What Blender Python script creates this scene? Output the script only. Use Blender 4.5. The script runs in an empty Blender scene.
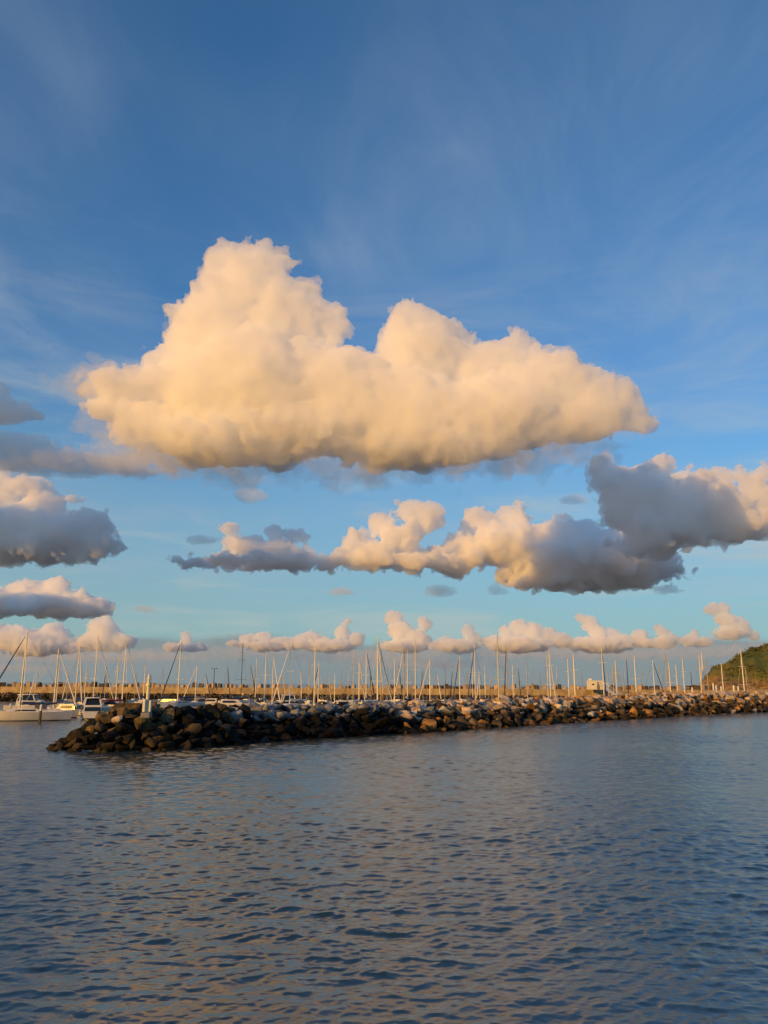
import bpy, bmesh, math, random
import numpy as np
from mathutils import Vector, Matrix, Euler, noise as mnoise

scene = bpy.context.scene
COL = scene.collection
R = math.radians

# ------------------------------------------------------------------ camera
CAM_H, F_PX, W, H = 6.0, 769.0, 768, 1024
PITCH, ROLL = R(12.63), R(0.28)
cam_d = bpy.data.cameras.new('camera')
cam = bpy.data.objects.new('camera', cam_d)
COL.objects.link(cam)
scene.camera = cam
cam_d.sensor_fit = 'VERTICAL'
cam_d.sensor_height = 24.0
cam_d.lens = 24.0 * F_PX / H
cam_d.clip_start, cam_d.clip_end = 0.5, 200000.0
cam.location = (0, 0, CAM_H)
CAM_M = Matrix.Rotation(R(90) + PITCH, 3, 'X') @ Matrix.Rotation(ROLL, 3, 'Z')
cam.rotation_euler = CAM_M.to_euler()

def ray(px, py):
    return (CAM_M @ Vector(((px - W/2)/F_PX, -(py - H/2)/F_PX, -1.0))).normalized()
def at_y(px, py, Y):            # the point seen at (px, py) at forward distance Y
    d = ray(px, py); return Vector((0, 0, CAM_H)) + d*(Y/d.y)
def at_z(px, py, Z=0.0):        # the point seen at (px, py) at height Z
    d = ray(px, py); return Vector((0, 0, CAM_H)) + d*((Z - CAM_H)/d.z)

# ------------------------------------------------------------------ sky and sun
SUN_EL, SUN_AZ = R(12.5), R(-138.0)       # azimuth from +Y, clockwise; behind the camera to the left
SUN_DIR = Vector((math.sin(SUN_AZ)*math.cos(SUN_EL), math.cos(SUN_AZ)*math.cos(SUN_EL), math.sin(SUN_EL)))
world = bpy.data.worlds.new('World'); scene.world = world
world.use_nodes = True
wt = world.node_tree; wn = wt.nodes; wl = wt.links
wn.clear()
def N(nodes, typ, **kw):
    n = nodes.new(typ)
    for k, v in kw.items(): setattr(n, k, v)
    return n
def wmath(op, a, b=None, c=None, clamp=False):
    n = N(wn, 'ShaderNodeMath', operation=op, use_clamp=clamp)
    for i, v in enumerate((a, b, c)):
        if v is None: continue
        if isinstance(v, (int, float)): n.inputs[i].default_value = v
        else: wl.new(v, n.inputs[i])
    return n.outputs[0]
out = N(wn, 'ShaderNodeOutputWorld'); bg = N(wn, 'ShaderNodeBackground')
sky = N(wn, 'ShaderNodeTexSky', sky_type='NISHITA')
sky.sun_disc = False
sky.sun_elevation = SUN_EL; sky.sun_rotation = SUN_AZ
sky.altitude = 0; sky.air_density = 1.0; sky.dust_density = 0.6; sky.ozone_density = 4.2
bg.inputs['Strength'].default_value = 0.15
tc = N(wn, 'ShaderNodeTexCoord')
sep = N(wn, 'ShaderNodeSeparateXYZ'); wl.new(tc.outputs['Generated'], sep.inputs[0])
zc = wmath('MAXIMUM', sep.outputs[2], 0.03)
# thin cirrus on a high flat layer: direction projected on a plane overhead
comb = N(wn, 'ShaderNodeCombineXYZ')
wl.new(wmath('DIVIDE', sep.outputs[0], zc), comb.inputs[0]); wl.new(wmath('DIVIDE', sep.outputs[1], zc), comb.inputs[1])
mp = N(wn, 'ShaderNodeMapping'); mp.inputs['Scale'].default_value = (1.5, 0.8, 1); mp.inputs['Rotation'].default_value = (0, 0, R(8))
wl.new(comb.outputs[0], mp.inputs[0])
n1 = N(wn, 'ShaderNodeTexNoise'); n1.inputs['Scale'].default_value = 1.4; n1.inputs['Detail'].default_value = 9; n1.inputs['Roughness'].default_value = 0.6; n1.inputs['Distortion'].default_value = 1.0
wl.new(mp.outputs[0], n1.inputs['Vector'])
n2 = N(wn, 'ShaderNodeTexNoise'); n2.inputs['Scale'].default_value = 0.55; n2.inputs['Detail'].default_value = 3
wl.new(comb.outputs[0], n2.inputs['Vector'])
r1 = N(wn, 'ShaderNodeMapRange'); r1.interpolation_type = 'SMOOTHSTEP'; r1.inputs[1].default_value = 0.36; r1.inputs[2].default_value = 0.80
wl.new(n1.outputs['Fac'], r1.inputs[0])
r2 = N(wn, 'ShaderNodeMapRange'); r2.interpolation_type = 'SMOOTHSTEP'; r2.inputs[1].default_value = 0.34; r2.inputs[2].default_value = 0.68
wl.new(n2.outputs['Fac'], r2.inputs[0])
fade = N(wn, 'ShaderNodeMapRange'); fade.inputs[1].default_value = 0.06; fade.inputs[2].default_value = 0.2
wl.new(sep.outputs[2], fade.inputs[0])
cir = wmath('MULTIPLY', wmath('MULTIPLY', wmath('MULTIPLY', wmath('MULTIPLY_ADD', r1.outputs[0], 0.75, 0.25), r2.outputs[0]), fade.outputs[0]), 0.7)
hz = N(wn, 'ShaderNodeMapRange'); hz.interpolation_type = 'SMOOTHSTEP'; hz.inputs[1].default_value = 0.0; hz.inputs[2].default_value = 0.42; hz.inputs[3].default_value = 0.8; hz.inputs[4].default_value = 0.0
wl.new(sep.outputs[2], hz.inputs[0])
tint = N(wn, 'ShaderNodeVectorMath', operation='MULTIPLY'); wl.new(sky.outputs[0], tint.inputs[0]); tint.inputs[1].default_value = (0.58, 0.86, 0.94)   # deep clean maritime air
mixh = N(wn, 'ShaderNodeMix', data_type='RGBA'); wl.new(hz.outputs[0], mixh.inputs[0]); wl.new(tint.outputs[0], mixh.inputs[6]); mixh.inputs[7].default_value = (1.6, 2.35, 2.35, 1)
mixc = N(wn, 'ShaderNodeMix', data_type='RGBA')
wl.new(cir, mixc.inputs[0]); wl.new(mixh.outputs[2], mixc.inputs[6]); mixc.inputs[7].default_value = (2.0, 2.5, 3.1, 1)
# flat wisps lower down
mp5 = N(wn, 'ShaderNodeMapping'); mp5.inputs['Scale'].default_value = (2.2, 2.2, 15); mp5.inputs['Rotation'].default_value = (0, R(2), 0); wl.new(tc.outputs['Generated'], mp5.inputs[0])
n5 = N(wn, 'ShaderNodeTexNoise'); n5.inputs['Scale'].default_value = 1.3; n5.inputs['Detail'].default_value = 8; n5.inputs['Roughness'].default_value = 0.6; n5.inputs['Distortion'].default_value = 0.5; wl.new(mp5.outputs[0], n5.inputs['Vector'])
r5 = N(wn, 'ShaderNodeMapRange'); r5.interpolation_type = 'SMOOTHSTEP'; r5.inputs[1].default_value = 0.46; r5.inputs[2].default_value = 0.76; wl.new(n5.outputs['Fac'], r5.inputs[0])
f5 = N(wn, 'ShaderNodeMapRange'); f5.inputs[1].default_value = 0.55; f5.inputs[2].default_value = 0.2; wl.new(sep.outputs[2], f5.inputs[0])
mix5 = N(wn, 'ShaderNodeMix', data_type='RGBA'); wl.new(wmath('MULTIPLY', wmath('MULTIPLY', r5.outputs[0], f5.outputs[0]), 0.6), mix5.inputs[0]); wl.new(mixc.outputs[2], mix5.inputs[6]); mix5.inputs[7].default_value = (2.9, 3.0, 2.75, 1)
# dull blue-grey cloud bank and sea haze low on the horizon, all round
n4 = N(wn, 'ShaderNodeTexNoise'); n4.inputs['Scale'].default_value = 5.0; n4.inputs['Detail'].default_value = 7; n4.inputs['Roughness'].default_value = 0.6
mp4 = N(wn, 'ShaderNodeMapping'); mp4.inputs['Scale'].default_value = (1, 1, 5); wl.new(tc.outputs['Generated'], mp4.inputs[0]); wl.new(mp4.outputs[0], n4.inputs['Vector'])
zb_ = wmath('MULTIPLY_ADD', n4.outputs['Fac'], -0.05, sep.outputs[2])
rb = N(wn, 'ShaderNodeMapRange'); rb.interpolation_type = 'SMOOTHSTEP'; rb.inputs[1].default_value = 0.022; rb.inputs[2].default_value = 0.036; rb.inputs[3].default_value = 0.85; rb.inputs[4].default_value = 0.0
wl.new(zb_, rb.inputs[0])
mixb = N(wn, 'ShaderNodeMix', data_type='RGBA'); wl.new(rb.outputs[0], mixb.inputs[0]); wl.new(mix5.outputs[2], mixb.inputs[6]); mixb.inputs[7].default_value = (1.3, 1.5, 1.62, 1)
wl.new(mixb.outputs[2], bg.inputs['Color'])
wl.new(bg.outputs[0], out.inputs[0])

sun_d = bpy.data.lights.new('sun', 'SUN'); sun_d.energy = 3.6; sun_d.angle = R(0.6); sun_d.color = (1.0, 0.475, 0.03)
sun = bpy.data.objects.new('sun', sun_d); COL.objects.link(sun)
sun.rotation_euler = SUN_DIR.to_track_quat('Z', 'Y').to_euler()

vs = scene.view_settings
vs.view_transform = 'Standard'; vs.look = 'None'; vs.exposure = 0.22; vs.gamma = 1.0; vs.use_curve_mapping = False
cy = scene.cycles
cy.max_bounces = 32; cy.diffuse_bounces = 3; cy.glossy_bounces = 3; cy.transmission_bounces = 4
cy.volume_bounces = 32; cy.transparent_max_bounces = 16
cy.use_denoising = True; cy.caustics_reflective = False; cy.caustics_refractive = False

def tag(o, label=None, cat=None, group=None, kind=None):
    if label: o['label'] = label
    if cat: o['category'] = cat
    if group: o['group'] = group
    if kind: o['kind'] = kind
    return o
# ------------------------------------------------------------------ materials
def material(name, color, rough=0.6, spec=0.5, metal=0.0):
    m = bpy.data.materials.new(name); m.use_nodes = True
    b = m.node_tree.nodes['Principled BSDF']
    b.inputs['Base Color'].default_value = (*color, 1); b.inputs['Roughness'].default_value = rough
    b.inputs['Metallic'].default_value = metal; b.inputs['Specular IOR Level'].default_value = spec
    return m

def worn(name, c1, c2, rough=0.6, scale=3.0, bump=0.0, metal=0.0, detail=6, coord='Object', pos=(0.35, 0.65)):
    """base colour wandering between two tones, with optional bump"""
    m = material(name, c1, rough, metal=metal); nt = m.node_tree; b = nt.nodes['Principled BSDF']
    t = nt.nodes.new('ShaderNodeTexCoord'); n = nt.nodes.new('ShaderNodeTexNoise')
    n.inputs['Scale'].default_value = scale; n.inputs['Detail'].default_value = detail
    nt.links.new(t.outputs[coord], n.inputs['Vector'])
    r = nt.nodes.new('ShaderNodeValToRGB'); r.color_ramp.elements[0].position, r.color_ramp.elements[1].position = pos
    r.color_ramp.elements[0].color = (*c1, 1); r.color_ramp.elements[1].color = (*c2, 1)
    nt.links.new(n.outputs['Fac'], r.inputs[0]); nt.links.new(r.outputs[0], b.inputs['Base Color'])
    if bump:
        bp = nt.nodes.new('ShaderNodeBump'); bp.inputs['Strength'].default_value = 0.8; bp.inputs['Distance'].default_value = bump
        nt.links.new(n.outputs['Fac'], bp.inputs['Height']); nt.links.new(bp.outputs[0], b.inputs['Normal'])
    return m

def rock_material(name, c1, c2, c3, wet_z=1.6, wet=0.22):
    """quarry stone: two mineral tones, ochre lichen, and the dark algae stain the tide leaves below wet_z"""
    m = material(name, c1, 0.9, 0.12); nt = m.node_tree; L = nt.links.new; b = nt.nodes['Principled BSDF']
    g = nt.nodes.new('ShaderNodeNewGeometry'); oi = nt.nodes.new('ShaderNodeObjectInfo')
    def noise(sc, det, src=g.outputs['Position']):
        n = nt.nodes.new('ShaderNodeTexNoise'); n.inputs['Scale'].default_value = sc; n.inputs['Detail'].default_value = det
        L(src, n.inputs['Vector']); return n.outputs['Fac']
    def ramp(f, a, bb, ca, cb):
        r = nt.nodes.new('ShaderNodeValToRGB'); r.color_ramp.elements[0].position = a; r.color_ramp.elements[1].position = bb
        r.color_ramp.elements[0].color = (*ca, 1); r.color_ramp.elements[1].color = (*cb, 1); L(f, r.inputs[0]); return r.outputs[0]
    at = nt.nodes.new('ShaderNodeAttribute'); at.attribute_name = 'tone'
    base = ramp(noise(0.9, 8), 0.38, 0.66, c1, c2)
    lich = nt.nodes.new('ShaderNodeMix'); lich.data_type = 'RGBA'
    L(ramp(noise(2.3, 6), 0.55, 0.68, (0, 0, 0), (0.75, 0.75, 0.75)), lich.inputs[0]); L(base, lich.inputs[6]); lich.inputs[7].default_value = (*c3, 1)
    # every stone a little lighter or darker than the next
    tn = nt.nodes.new('ShaderNodeMath'); tn.operation = 'ADD'; L(at.outputs['Fac'], tn.inputs[0]); L(oi.outputs['Random'], tn.inputs[1])
    fr = nt.nodes.new('ShaderNodeMath'); fr.operation = 'FRACT'; L(tn.outputs[0], fr.inputs[0])
    mr = nt.nodes.new('ShaderNodeMapRange'); mr.inputs[3].default_value = 0.55; mr.inputs[4].default_value = 1.35; L(fr.outputs[0], mr.inputs[0])
    sc = nt.nodes.new('ShaderNodeVectorMath'); sc.operation = 'SCALE'; L(lich.outputs[2], sc.inputs[0]); L(mr.outputs[0], sc.inputs['Scale'])
    sx = nt.nodes.new('ShaderNodeSeparateXYZ'); L(g.outputs['Position'], sx.inputs[0])
    zz = nt.nodes.new('ShaderNodeMath'); zz.operation = 'MULTIPLY_ADD'; L(noise(0.45, 4), zz.inputs[0]); zz.inputs[1].default_value = -2.4; L(sx.outputs[2], zz.inputs[2])
    wr = nt.nodes.new('ShaderNodeMapRange'); wr.inputs[1].default_value = wet_z - 1.2 - 0.35; wr.inputs[2].default_value = wet_z - 1.2 + 0.45
    wr.inputs[3].default_value = wet; wr.inputs[4].default_value = 1.0; L(zz.outputs[0], wr.inputs[0])
    s2 = nt.nodes.new('ShaderNodeVectorMath'); s2.operation = 'SCALE'; L(sc.outputs[0], s2.inputs[0]); L(wr.outputs[0], s2.inputs['Scale'])
    L(s2.outputs[0], b.inputs['Base Color'])
    bp = nt.nodes.new('ShaderNodeBump'); bp.inputs['Strength'].default_value = 0.9; bp.inputs['Distance'].default_value = 0.12
    L(noise(2.6, 10), bp.inputs['Height']); L(bp.outputs[0], b.inputs['Normal'])
    return m

def link(name, me, mat=None, parent=None):
    o = bpy.data.objects.new(name, me); COL.objects.link(o)
    if mat is not None: me.materials.clear(); me.materials.append(mat)
    if parent is not None: o.parent = parent
    return o
def np_mesh(name, verts, faces):
    me = bpy.data.meshes.new(name); me.from_pydata([tuple(v) for v in verts], [], faces); me.update(); return me

# ------------------------------------------------------------------ water
def build_water():
    rng = np.random.default_rng(11)
    az = np.concatenate([np.linspace(-math.pi, -0.9, 40)[:-1], np.linspace(-0.9, -0.56, 60)[:-1], np.linspace(-0.56, 0.56, 760),
                         np.linspace(0.56, 0.9, 60)[1:], np.linspace(0.9, math.pi, 40)[1:]])
    rs = [0.5, 4.0, 8.0]; r = 10.0
    while r < 60000:
        rs.append(r)
        r += 0.036 if r < 16 else (0.036*(r/16)**0.85 if r < 165 else r*0.03)
    rs = np.array(rs)
    A, RR = np.meshgrid(az, rs)
    X = RR*np.sin(A); Y = RR*np.cos(A)
    dr = np.gradient(rs)[:, None]*np.ones_like(A)
    da = np.gradient(az)[None, :]*RR
    cell = np.maximum(dr, da)
    Z = np.zeros_like(X); DX = np.zeros_like(X); DY = np.zeros_like(X); lost = np.zeros_like(X)
    K = 125
    gust = 1.0 + 0.34*np.sin(X*0.071 + Y*0.11 + 1)*np.sin(X*0.043 - Y*0.067) + 0.24*np.sin(X*0.19 + Y*0.31 + 2)*np.sin(X*0.13 - Y*0.23 + 1)
    for i in range(K):
        lam = 0.11*(3.0/0.11)**((i + rng.random())/K)
        th = R(-90 + 15) + rng.normal(0, 0.6)
        kx, ky = math.cos(th)*2*math.pi/lam, math.sin(th)*2*math.pi/lam
        slope = 0.021*(1.15 if lam < 0.6 else 1.15*(0.6/lam)**0.85)*(0.6 + 0.8*rng.random())*WAVE
        a = slope*lam/(2*math.pi)*gust
        fadeo = np.clip((lam/cell - 2.0)/3.0, 0, 1)
        ph = kx*X + ky*Y + rng.random()*6.283
        # gusts: the ripples come in patches
        Z += a*fadeo*np.sin(ph)
        q = 1.0*a*fadeo*np.cos(ph)
        DX += q*math.cos(th); DY += q*math.sin(th)
        lost += (1 - fadeo**2)*slope*slope/2
    far = RR > 300
    V = np.stack([X + np.where(far, 0, DX), Y + np.where(far, 0, DY), Z], -1).reshape(-1, 3)
    nr, na = X.shape
    idx = np.arange(nr*na).reshape(nr, na)
    q = np.stack([idx[:-1, :-1], idx[:-1, 1:], idx[1:, 1:], idx[1:, :-1]], -1).reshape(-1, 4)
    me = bpy.data.meshes.new('water')
    me.vertices.add(len(V)); me.vertices.foreach_set('co', V.astype(np.float32).ravel())
    me.loops.add(q.size); me.loops.foreach_set('vertex_index', q[:, ::-1].astype(np.int32).ravel())
    me.polygons.add(len(q)); me.polygons.foreach_set('loop_start', np.arange(0, q.size, 4, dtype=np.int32))
    me.polygons.foreach_set('loop_total', np.full(len(q), 4, np.int32))
    me.update(); me.validate(); me.shade_smooth()
    at = me.attributes.new('ruffle', 'FLOAT', 'POINT'); at.data.foreach_set('value', np.sqrt(lost).astype(np.float32).ravel())
    m = material('sea_water', (0.014, 0.032, 0.034), 0.05, 0.5); nt = m.node_tree; b = nt.nodes['Principled BSDF']; L = nt.links.new
    b.inputs['IOR'].default_value = 2.0
    ta = nt.nodes.new('ShaderNodeAttribute'); ta.attribute_name = 'ruffle'
    # unresolved ripples become micro-roughness: alpha = 1.41 * slope, roughness = sqrt(alpha)
    m1 = nt.nodes.new('ShaderNodeMath'); m1.operation = 'MULTIPLY_ADD'; L(ta.outputs['Fac'], m1.inputs[0]); m1.inputs[1].default_value = 0.24; m1.inputs[2].default_value = 0.0008
    m2 = nt.nodes.new('ShaderNodeMath'); m2.operation = 'SQRT'; L(m1.outputs[0], m2.inputs[0]); L(m2.outputs[0], b.inputs['Roughness'])
    g = nt.nodes.new('ShaderNodeNewGeometry')
    mp = nt.nodes.new('ShaderNodeMapping'); mp.inputs['Scale'].default_value = (0.55, 1.0, 1.0); mp.inputs['Rotation'].default_value = (0, 0, R(-14)); L(g.outputs['Position'], mp.inputs[0])
    n = nt.nodes.new('ShaderNodeTexNoise'); n.inputs['Scale'].default_value = 6.0; n.inputs['Detail'].default_value = 5; n.inputs['Roughness'].default_value = 0.6; L(mp.outputs[0], n.inputs['Vector'])
    n2 = nt.nodes.new('ShaderNodeTexNoise'); n2.inputs['Scale'].default_value = 0.9; n2.inputs['Detail'].default_value = 3; L(mp.outputs[0], n2.inputs['Vector'])
    b1 = nt.nodes.new('ShaderNodeBump'); b1.inputs['Distance'].default_value = 0.07; b1.inputs['Strength'].default_value = 0.14; L(n.outputs['Fac'], b1.inputs['Height'])
    b2 = nt.nodes.new('ShaderNodeBump'); b2.inputs['Distance'].default_value = 0.35; b2.inputs['Strength'].default_value = 0.05; L(n2.outputs['Fac'], b2.inputs['Height']); L(b1.outputs[0], b2.inputs['Normal'])
    L(b2.outputs[0], b.inputs['Normal'])
    return tag(link('water', me, m), kind='structure')
WAVE = 0.95
build_water()

# ------------------------------------------------------------------ headland
def fbm(x, y, s=1.0, o=5, z=0.0):
    return mnoise.fractal(Vector((x/s, y/s, z)), 1.0, 2.0, o)
def sstep(x): x = min(1, max(0, x)); return x*x*(3 - 2*x)
HP = [(150, -3), (170, -2), (174, 3), (177, 9.5), (181, 13), (186, 15.2), (192, 17.6), (197, 21), (204, 24), (211, 26.5), (230, 33), (260, 40), (320, 47), (420, 50)]
def hill_h(x, y):
    hp = float(np.interp(x + 5.5 - (y - 420)*0.42 if y > 420 else x + (420 - y)*0.1, [p[0] for p in HP], [p[1] for p in HP]))
    f = sstep((y - 384 + 7*fbm(x, y, 22))/34)
    back = 1 - sstep((y - 560)/160)
    h = hp*f*back
    h += (fbm(x, y, 12)*2.2 + fbm(x, y, 4.5, 5)*1.2)*sstep(h/6)
    return h - 1.5*(1 - f)
nx, ny = 170, 150
xs = np.concatenate([np.linspace(145, 270, 120), np.linspace(272, 430, 50)]); ys = np.concatenate([np.linspace(366, 470, 110), np.linspace(473, 740, 40)])
vs_, fs_ = [], []
for j, y in enumerate(ys):
    for i, x in enumerate(xs): vs_.append((x, y, hill_h(x, y)))
for j in range(ny - 1):
    for i in range(nx - 1): a = j*nx + i; fs_.append((a, a+1, a+nx+1, a+nx))
hm = np_mesh('hill', vs_, fs_); hm.shade_smooth()
M_HILL = worn('hill_ground', (0.05, 0.075, 0.018), (0.13, 0.12, 0.035), 0.95, 0.12, bump=0.6, detail=9)
nt = M_HILL.node_tree; b = nt.nodes['Principled BSDF']; g = nt.nodes.new('ShaderNodeNewGeometry'); sx = nt.nodes.new('ShaderNodeSeparateXYZ'); nt.links.new(g.outputs['Position'], sx.inputs[0])
nn_ = nt.nodes.new('ShaderNodeTexNoise'); nn_.inputs['Scale'].default_value = 0.09; nn_.inputs['Detail'].default_value = 6; nt.links.new(g.outputs['Position'], nn_.inputs['Vector'])
za = nt.nodes.new('ShaderNodeMath'); za.operation = 'MULTIPLY_ADD'; nt.links.new(nn_.outputs['Fac'], za.inputs[0]); za.inputs[1].default_value = -22.0; nt.links.new(sx.outputs[2], za.inputs[2])
zr = nt.nodes.new('ShaderNodeMapRange'); zr.inputs[1].default_value = -2.5; zr.inputs[2].default_value = 1.0; nt.links.new(za.outputs[0], zr.inputs[0])
mx = nt.nodes.new('ShaderNodeMix'); mx.data_type = 'RGBA'; nt.links.new(zr.outputs[0], mx.inputs[0])
er = nt.nodes.new('ShaderNodeValToRGB'); er.color_ramp.elements[0].color = (0.12, 0.075, 0.035, 1); er.color_ramp.elements[1].color = (0.27, 0.18, 0.08, 1)
er.color_ramp.elements[0].position = 0.4; er.color_ramp.elements[1].position = 0.62
n3 = nt.nodes.new('ShaderNodeTexNoise'); n3.inputs['Scale'].default_value = 0.5; n3.inputs['Detail'].default_value = 8; nt.links.new(g.outputs['Position'], n3.inputs['Vector']); nt.links.new(n3.outputs['Fac'], er.inputs[0])
nt.links.new(er.outputs[0], mx.inputs[6]); src = b.inputs['Base Color'].links[0].from_socket; nt.links.new(src, mx.inputs[7]); nt.links.new(mx.outputs[2], b.inputs['Base Color'])
tag(link('hill', hm, M_HILL), kind='structure')
# low scrub on the hill: leaf-sized faces in clumps
rng = random.Random(5)
sv, sf = [], []
for _ in range(2600):
    x = rng.uniform(168, 262); y = rng.uniform(386, 470); z = hill_h(x, y)
    if fbm(x, y, 14, 3, 7.0) < -0.18 or z < 7 + 6*fbm(x, y, 9) or (x < 187 and z < 12 and rng.random() < 0.7): continue
    rr = rng.choice((0.6, 0.9, 1.2, 1.8, 2.6))
    for k in range(16):
        d = Vector((rng.gauss(0, 1), rng.gauss(0, 1), abs(rng.gauss(0, 0.8)))).normalized()*rr*rng.uniform(0.5, 1.05)
        c = Vector((x, y, z)) + Vector((d.x, d.y, d.z*0.75))
        u = Vector((rng.gauss(0, 1), rng.gauss(0, 1), rng.gauss(0, 1))).normalized(); v = u.cross(Vector((rng.gauss(0, 1), rng.gauss(0, 1), rng.gauss(0, 1)))).normalized()
        s = rng.uniform(0.25, 0.5); n0 = len(sv)
        sv += [c + u*s, c + v*s, c - u*s, c - v*s*0.7]; sf.append((n0, n0+1, n0+2, n0+3))
M_SCRUB = worn('scrub_leaves', (0.035, 0.055, 0.012), (0.19, 0.19, 0.05), 0.8, 0.22, detail=5)
tag(link('scrub', np_mesh('scrub', sv, sf), M_SCRUB), 'dense low green scrub covering the hillside', 'scrub', kind='stuff')

# ------------------------------------------------------------------ boulders
def boulder_mesh(seed):
    rg = random.Random(seed); bm = bmesh.new()
    ax = (1.0, rg.uniform(0.7, 0.95), rg.uniform(0.5, 0.8))
    for _ in range(rg.choice((9, 11, 14))):
        d = Vector((rg.gauss(0, 1), rg.gauss(0, 1), rg.gauss(0, 1))).normalized()
        p = Vector([math.copysign(abs(c)**0.8, c) for c in d])*rg.uniform(0.85, 1.08)
        bm.verts.new((p.x*ax[0], p.y*ax[1], p.z*ax[2]))
    r = bmesh.ops.convex_hull(bm, input=bm.verts[:])
    bmesh.ops.delete(bm, geom=[v for v in bm.verts if not v.link_faces], context='VERTS')
    bmesh.ops.dissolve_limit(bm, angle_limit=R(14), verts=bm.verts[:], edges=bm.edges[:])
    bmesh.ops.bevel(bm, geom=bm.edges[:] + bm.verts[:], offset=0.035, segments=1, profile=0.6, affect='EDGES')
    bmesh.ops.triangulate(bm, faces=[f for f in bm.faces if len(f.verts) > 4])
    for v in bm.verts:
        if v.co.length > 1.3: v.co *= 1.3/v.co.length
        v.co += v.co.normalized()*0.07*mnoise.noise(v.co*2.1 + Vector((seed, 0, 0)))
    me = bpy.data.meshes.new('boulder'); bm.to_mesh(me); bm.free(); me.shade_smooth()
    me.set_sharp_from_angle(angle=R(38))
    return me
BOULDERS = [boulder_mesh(100 + i) for i in range(14)]
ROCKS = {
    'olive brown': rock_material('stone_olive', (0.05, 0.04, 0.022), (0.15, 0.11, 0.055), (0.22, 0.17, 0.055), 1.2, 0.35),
    'black': rock_material('stone_shade_black', (0.007, 0.007, 0.007), (0.018, 0.017, 0.015), (0.035, 0.03, 0.02), 1.8, 0.5),  # near-black tone stands in for shade lying on the stones
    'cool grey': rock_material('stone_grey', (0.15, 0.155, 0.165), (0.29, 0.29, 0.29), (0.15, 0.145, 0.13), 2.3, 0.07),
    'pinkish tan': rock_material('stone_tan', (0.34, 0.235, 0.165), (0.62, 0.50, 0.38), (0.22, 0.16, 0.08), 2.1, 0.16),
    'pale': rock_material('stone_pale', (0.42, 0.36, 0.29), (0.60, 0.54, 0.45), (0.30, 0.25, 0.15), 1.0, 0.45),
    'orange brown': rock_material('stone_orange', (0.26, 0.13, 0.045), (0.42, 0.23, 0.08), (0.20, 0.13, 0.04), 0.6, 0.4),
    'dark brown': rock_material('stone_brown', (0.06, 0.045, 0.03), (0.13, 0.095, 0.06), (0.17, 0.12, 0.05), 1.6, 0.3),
}
# front waterline of the breakwater, as seen: pixel -> ground
WL = [at_z(px, py) for px, py in ((166, 750), (220, 746), (290, 740), (430, 732), (570, 722.5), (710, 714.2), (768, 712))]
ext = (WL[-1] - WL[-2]).normalized(); WL += [WL[-1] + ext*25, WL[-1] + ext*60]
CREST = [(0, 3.45), (14, 3.15), (50, 3.2), (100, 3.6), (130, 4.1), (400, 4.5)]
seg = [0.0]
for a, b_ in zip(WL, WL[1:]): seg.append(seg[-1] + (b_ - a).length)
def path(s):
    s = max(0, min(seg[-1] - 1e-3, s)); i = max(k for k in range(len(seg) - 1) if seg[k] <= s)
    t = (WL[i+1] - WL[i]).normalized(); p = WL[i] + t*(s - seg[i]); n = Vector((-t.y, t.x, 0)); return p, t, n
HW = 6.6
def crest(s): return float(np.interp(s, [c[0] for c in CREST], [c[1] for c in CREST]))
def mound(s, t):                 # t: metres in from the front waterline, 0..2HW+2
    z = crest(s)
    if t < HW - 1: return z*max(-0.3, t/(HW - 1))
    if t < HW + 2: return z
    return z*max(-0.3, 1 - (t - HW - 2)/6.0)
rng = random.Random(21)
pts = []                         # position, radius, s, height fraction
s = 0.0
while s < seg[-1]:
    base_r = 0.76 + 0.0025*min(s, 110)
    t = -0.5
    while t < HW*2 + 1:
        ss, tt = s + rng.uniform(-0.35, 0.35), t + rng.uniform(-0.3, 0.3)
        p, tg, n = path(ss); z = mound(ss, tt)
        r = base_r*rng.choice((0.5, 0.75, 0.9, 1.0, 1.1, 1.25, 1.5))
        q = p + n*tt; q.z = z - r*0.35 + rng.uniform(-0.2, 0.4)
        pts.append((q, r, ss, z/crest(ss), tt))
        t += base_r*(1.12 if t < HW + 2 else 1.7)
    s += base_r*1.5
# rounded head of the breakwater
hc, ht, hn = path(0); hc = hc + hn*HW
for ring in range(7):
    rad = 0.4 + ring*1.02
    cnt = max(1, int(math.pi*rad/1.02))
    for k in range(cnt + 1):
        a = math.atan2(-hn.y, -hn.x) - math.pi*k/cnt + rng.uniform(-0.06, 0.06)
        r = 0.72*rng.choice((0.6, 0.8, 1.0, 1.1, 1.35))
        z = 3.5*max(-0.04, 1 - max(0, rad - 1.2)/(HW - 1.5))
        q = hc + Vector((math.cos(a)*rad, math.sin(a)*rad, 0)); q.z = z - r*0.35 + rng.uniform(-0.1, 0.3)
        pts.append((q, r, -rad*abs(math.sin(k/cnt*math.pi)), z/3.5, 2.0))
for px, py, r in ((60, 749, 0.75), (68, 747, 0.55), (76, 748, 0.7), (84, 747, 0.8), (55, 751, 0.35), (72, 752, 0.4)):
    q = at_z(px, py); q.z = r*0.25; pts.append((q, r, -6.5, 0.1, 0.0))

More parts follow.
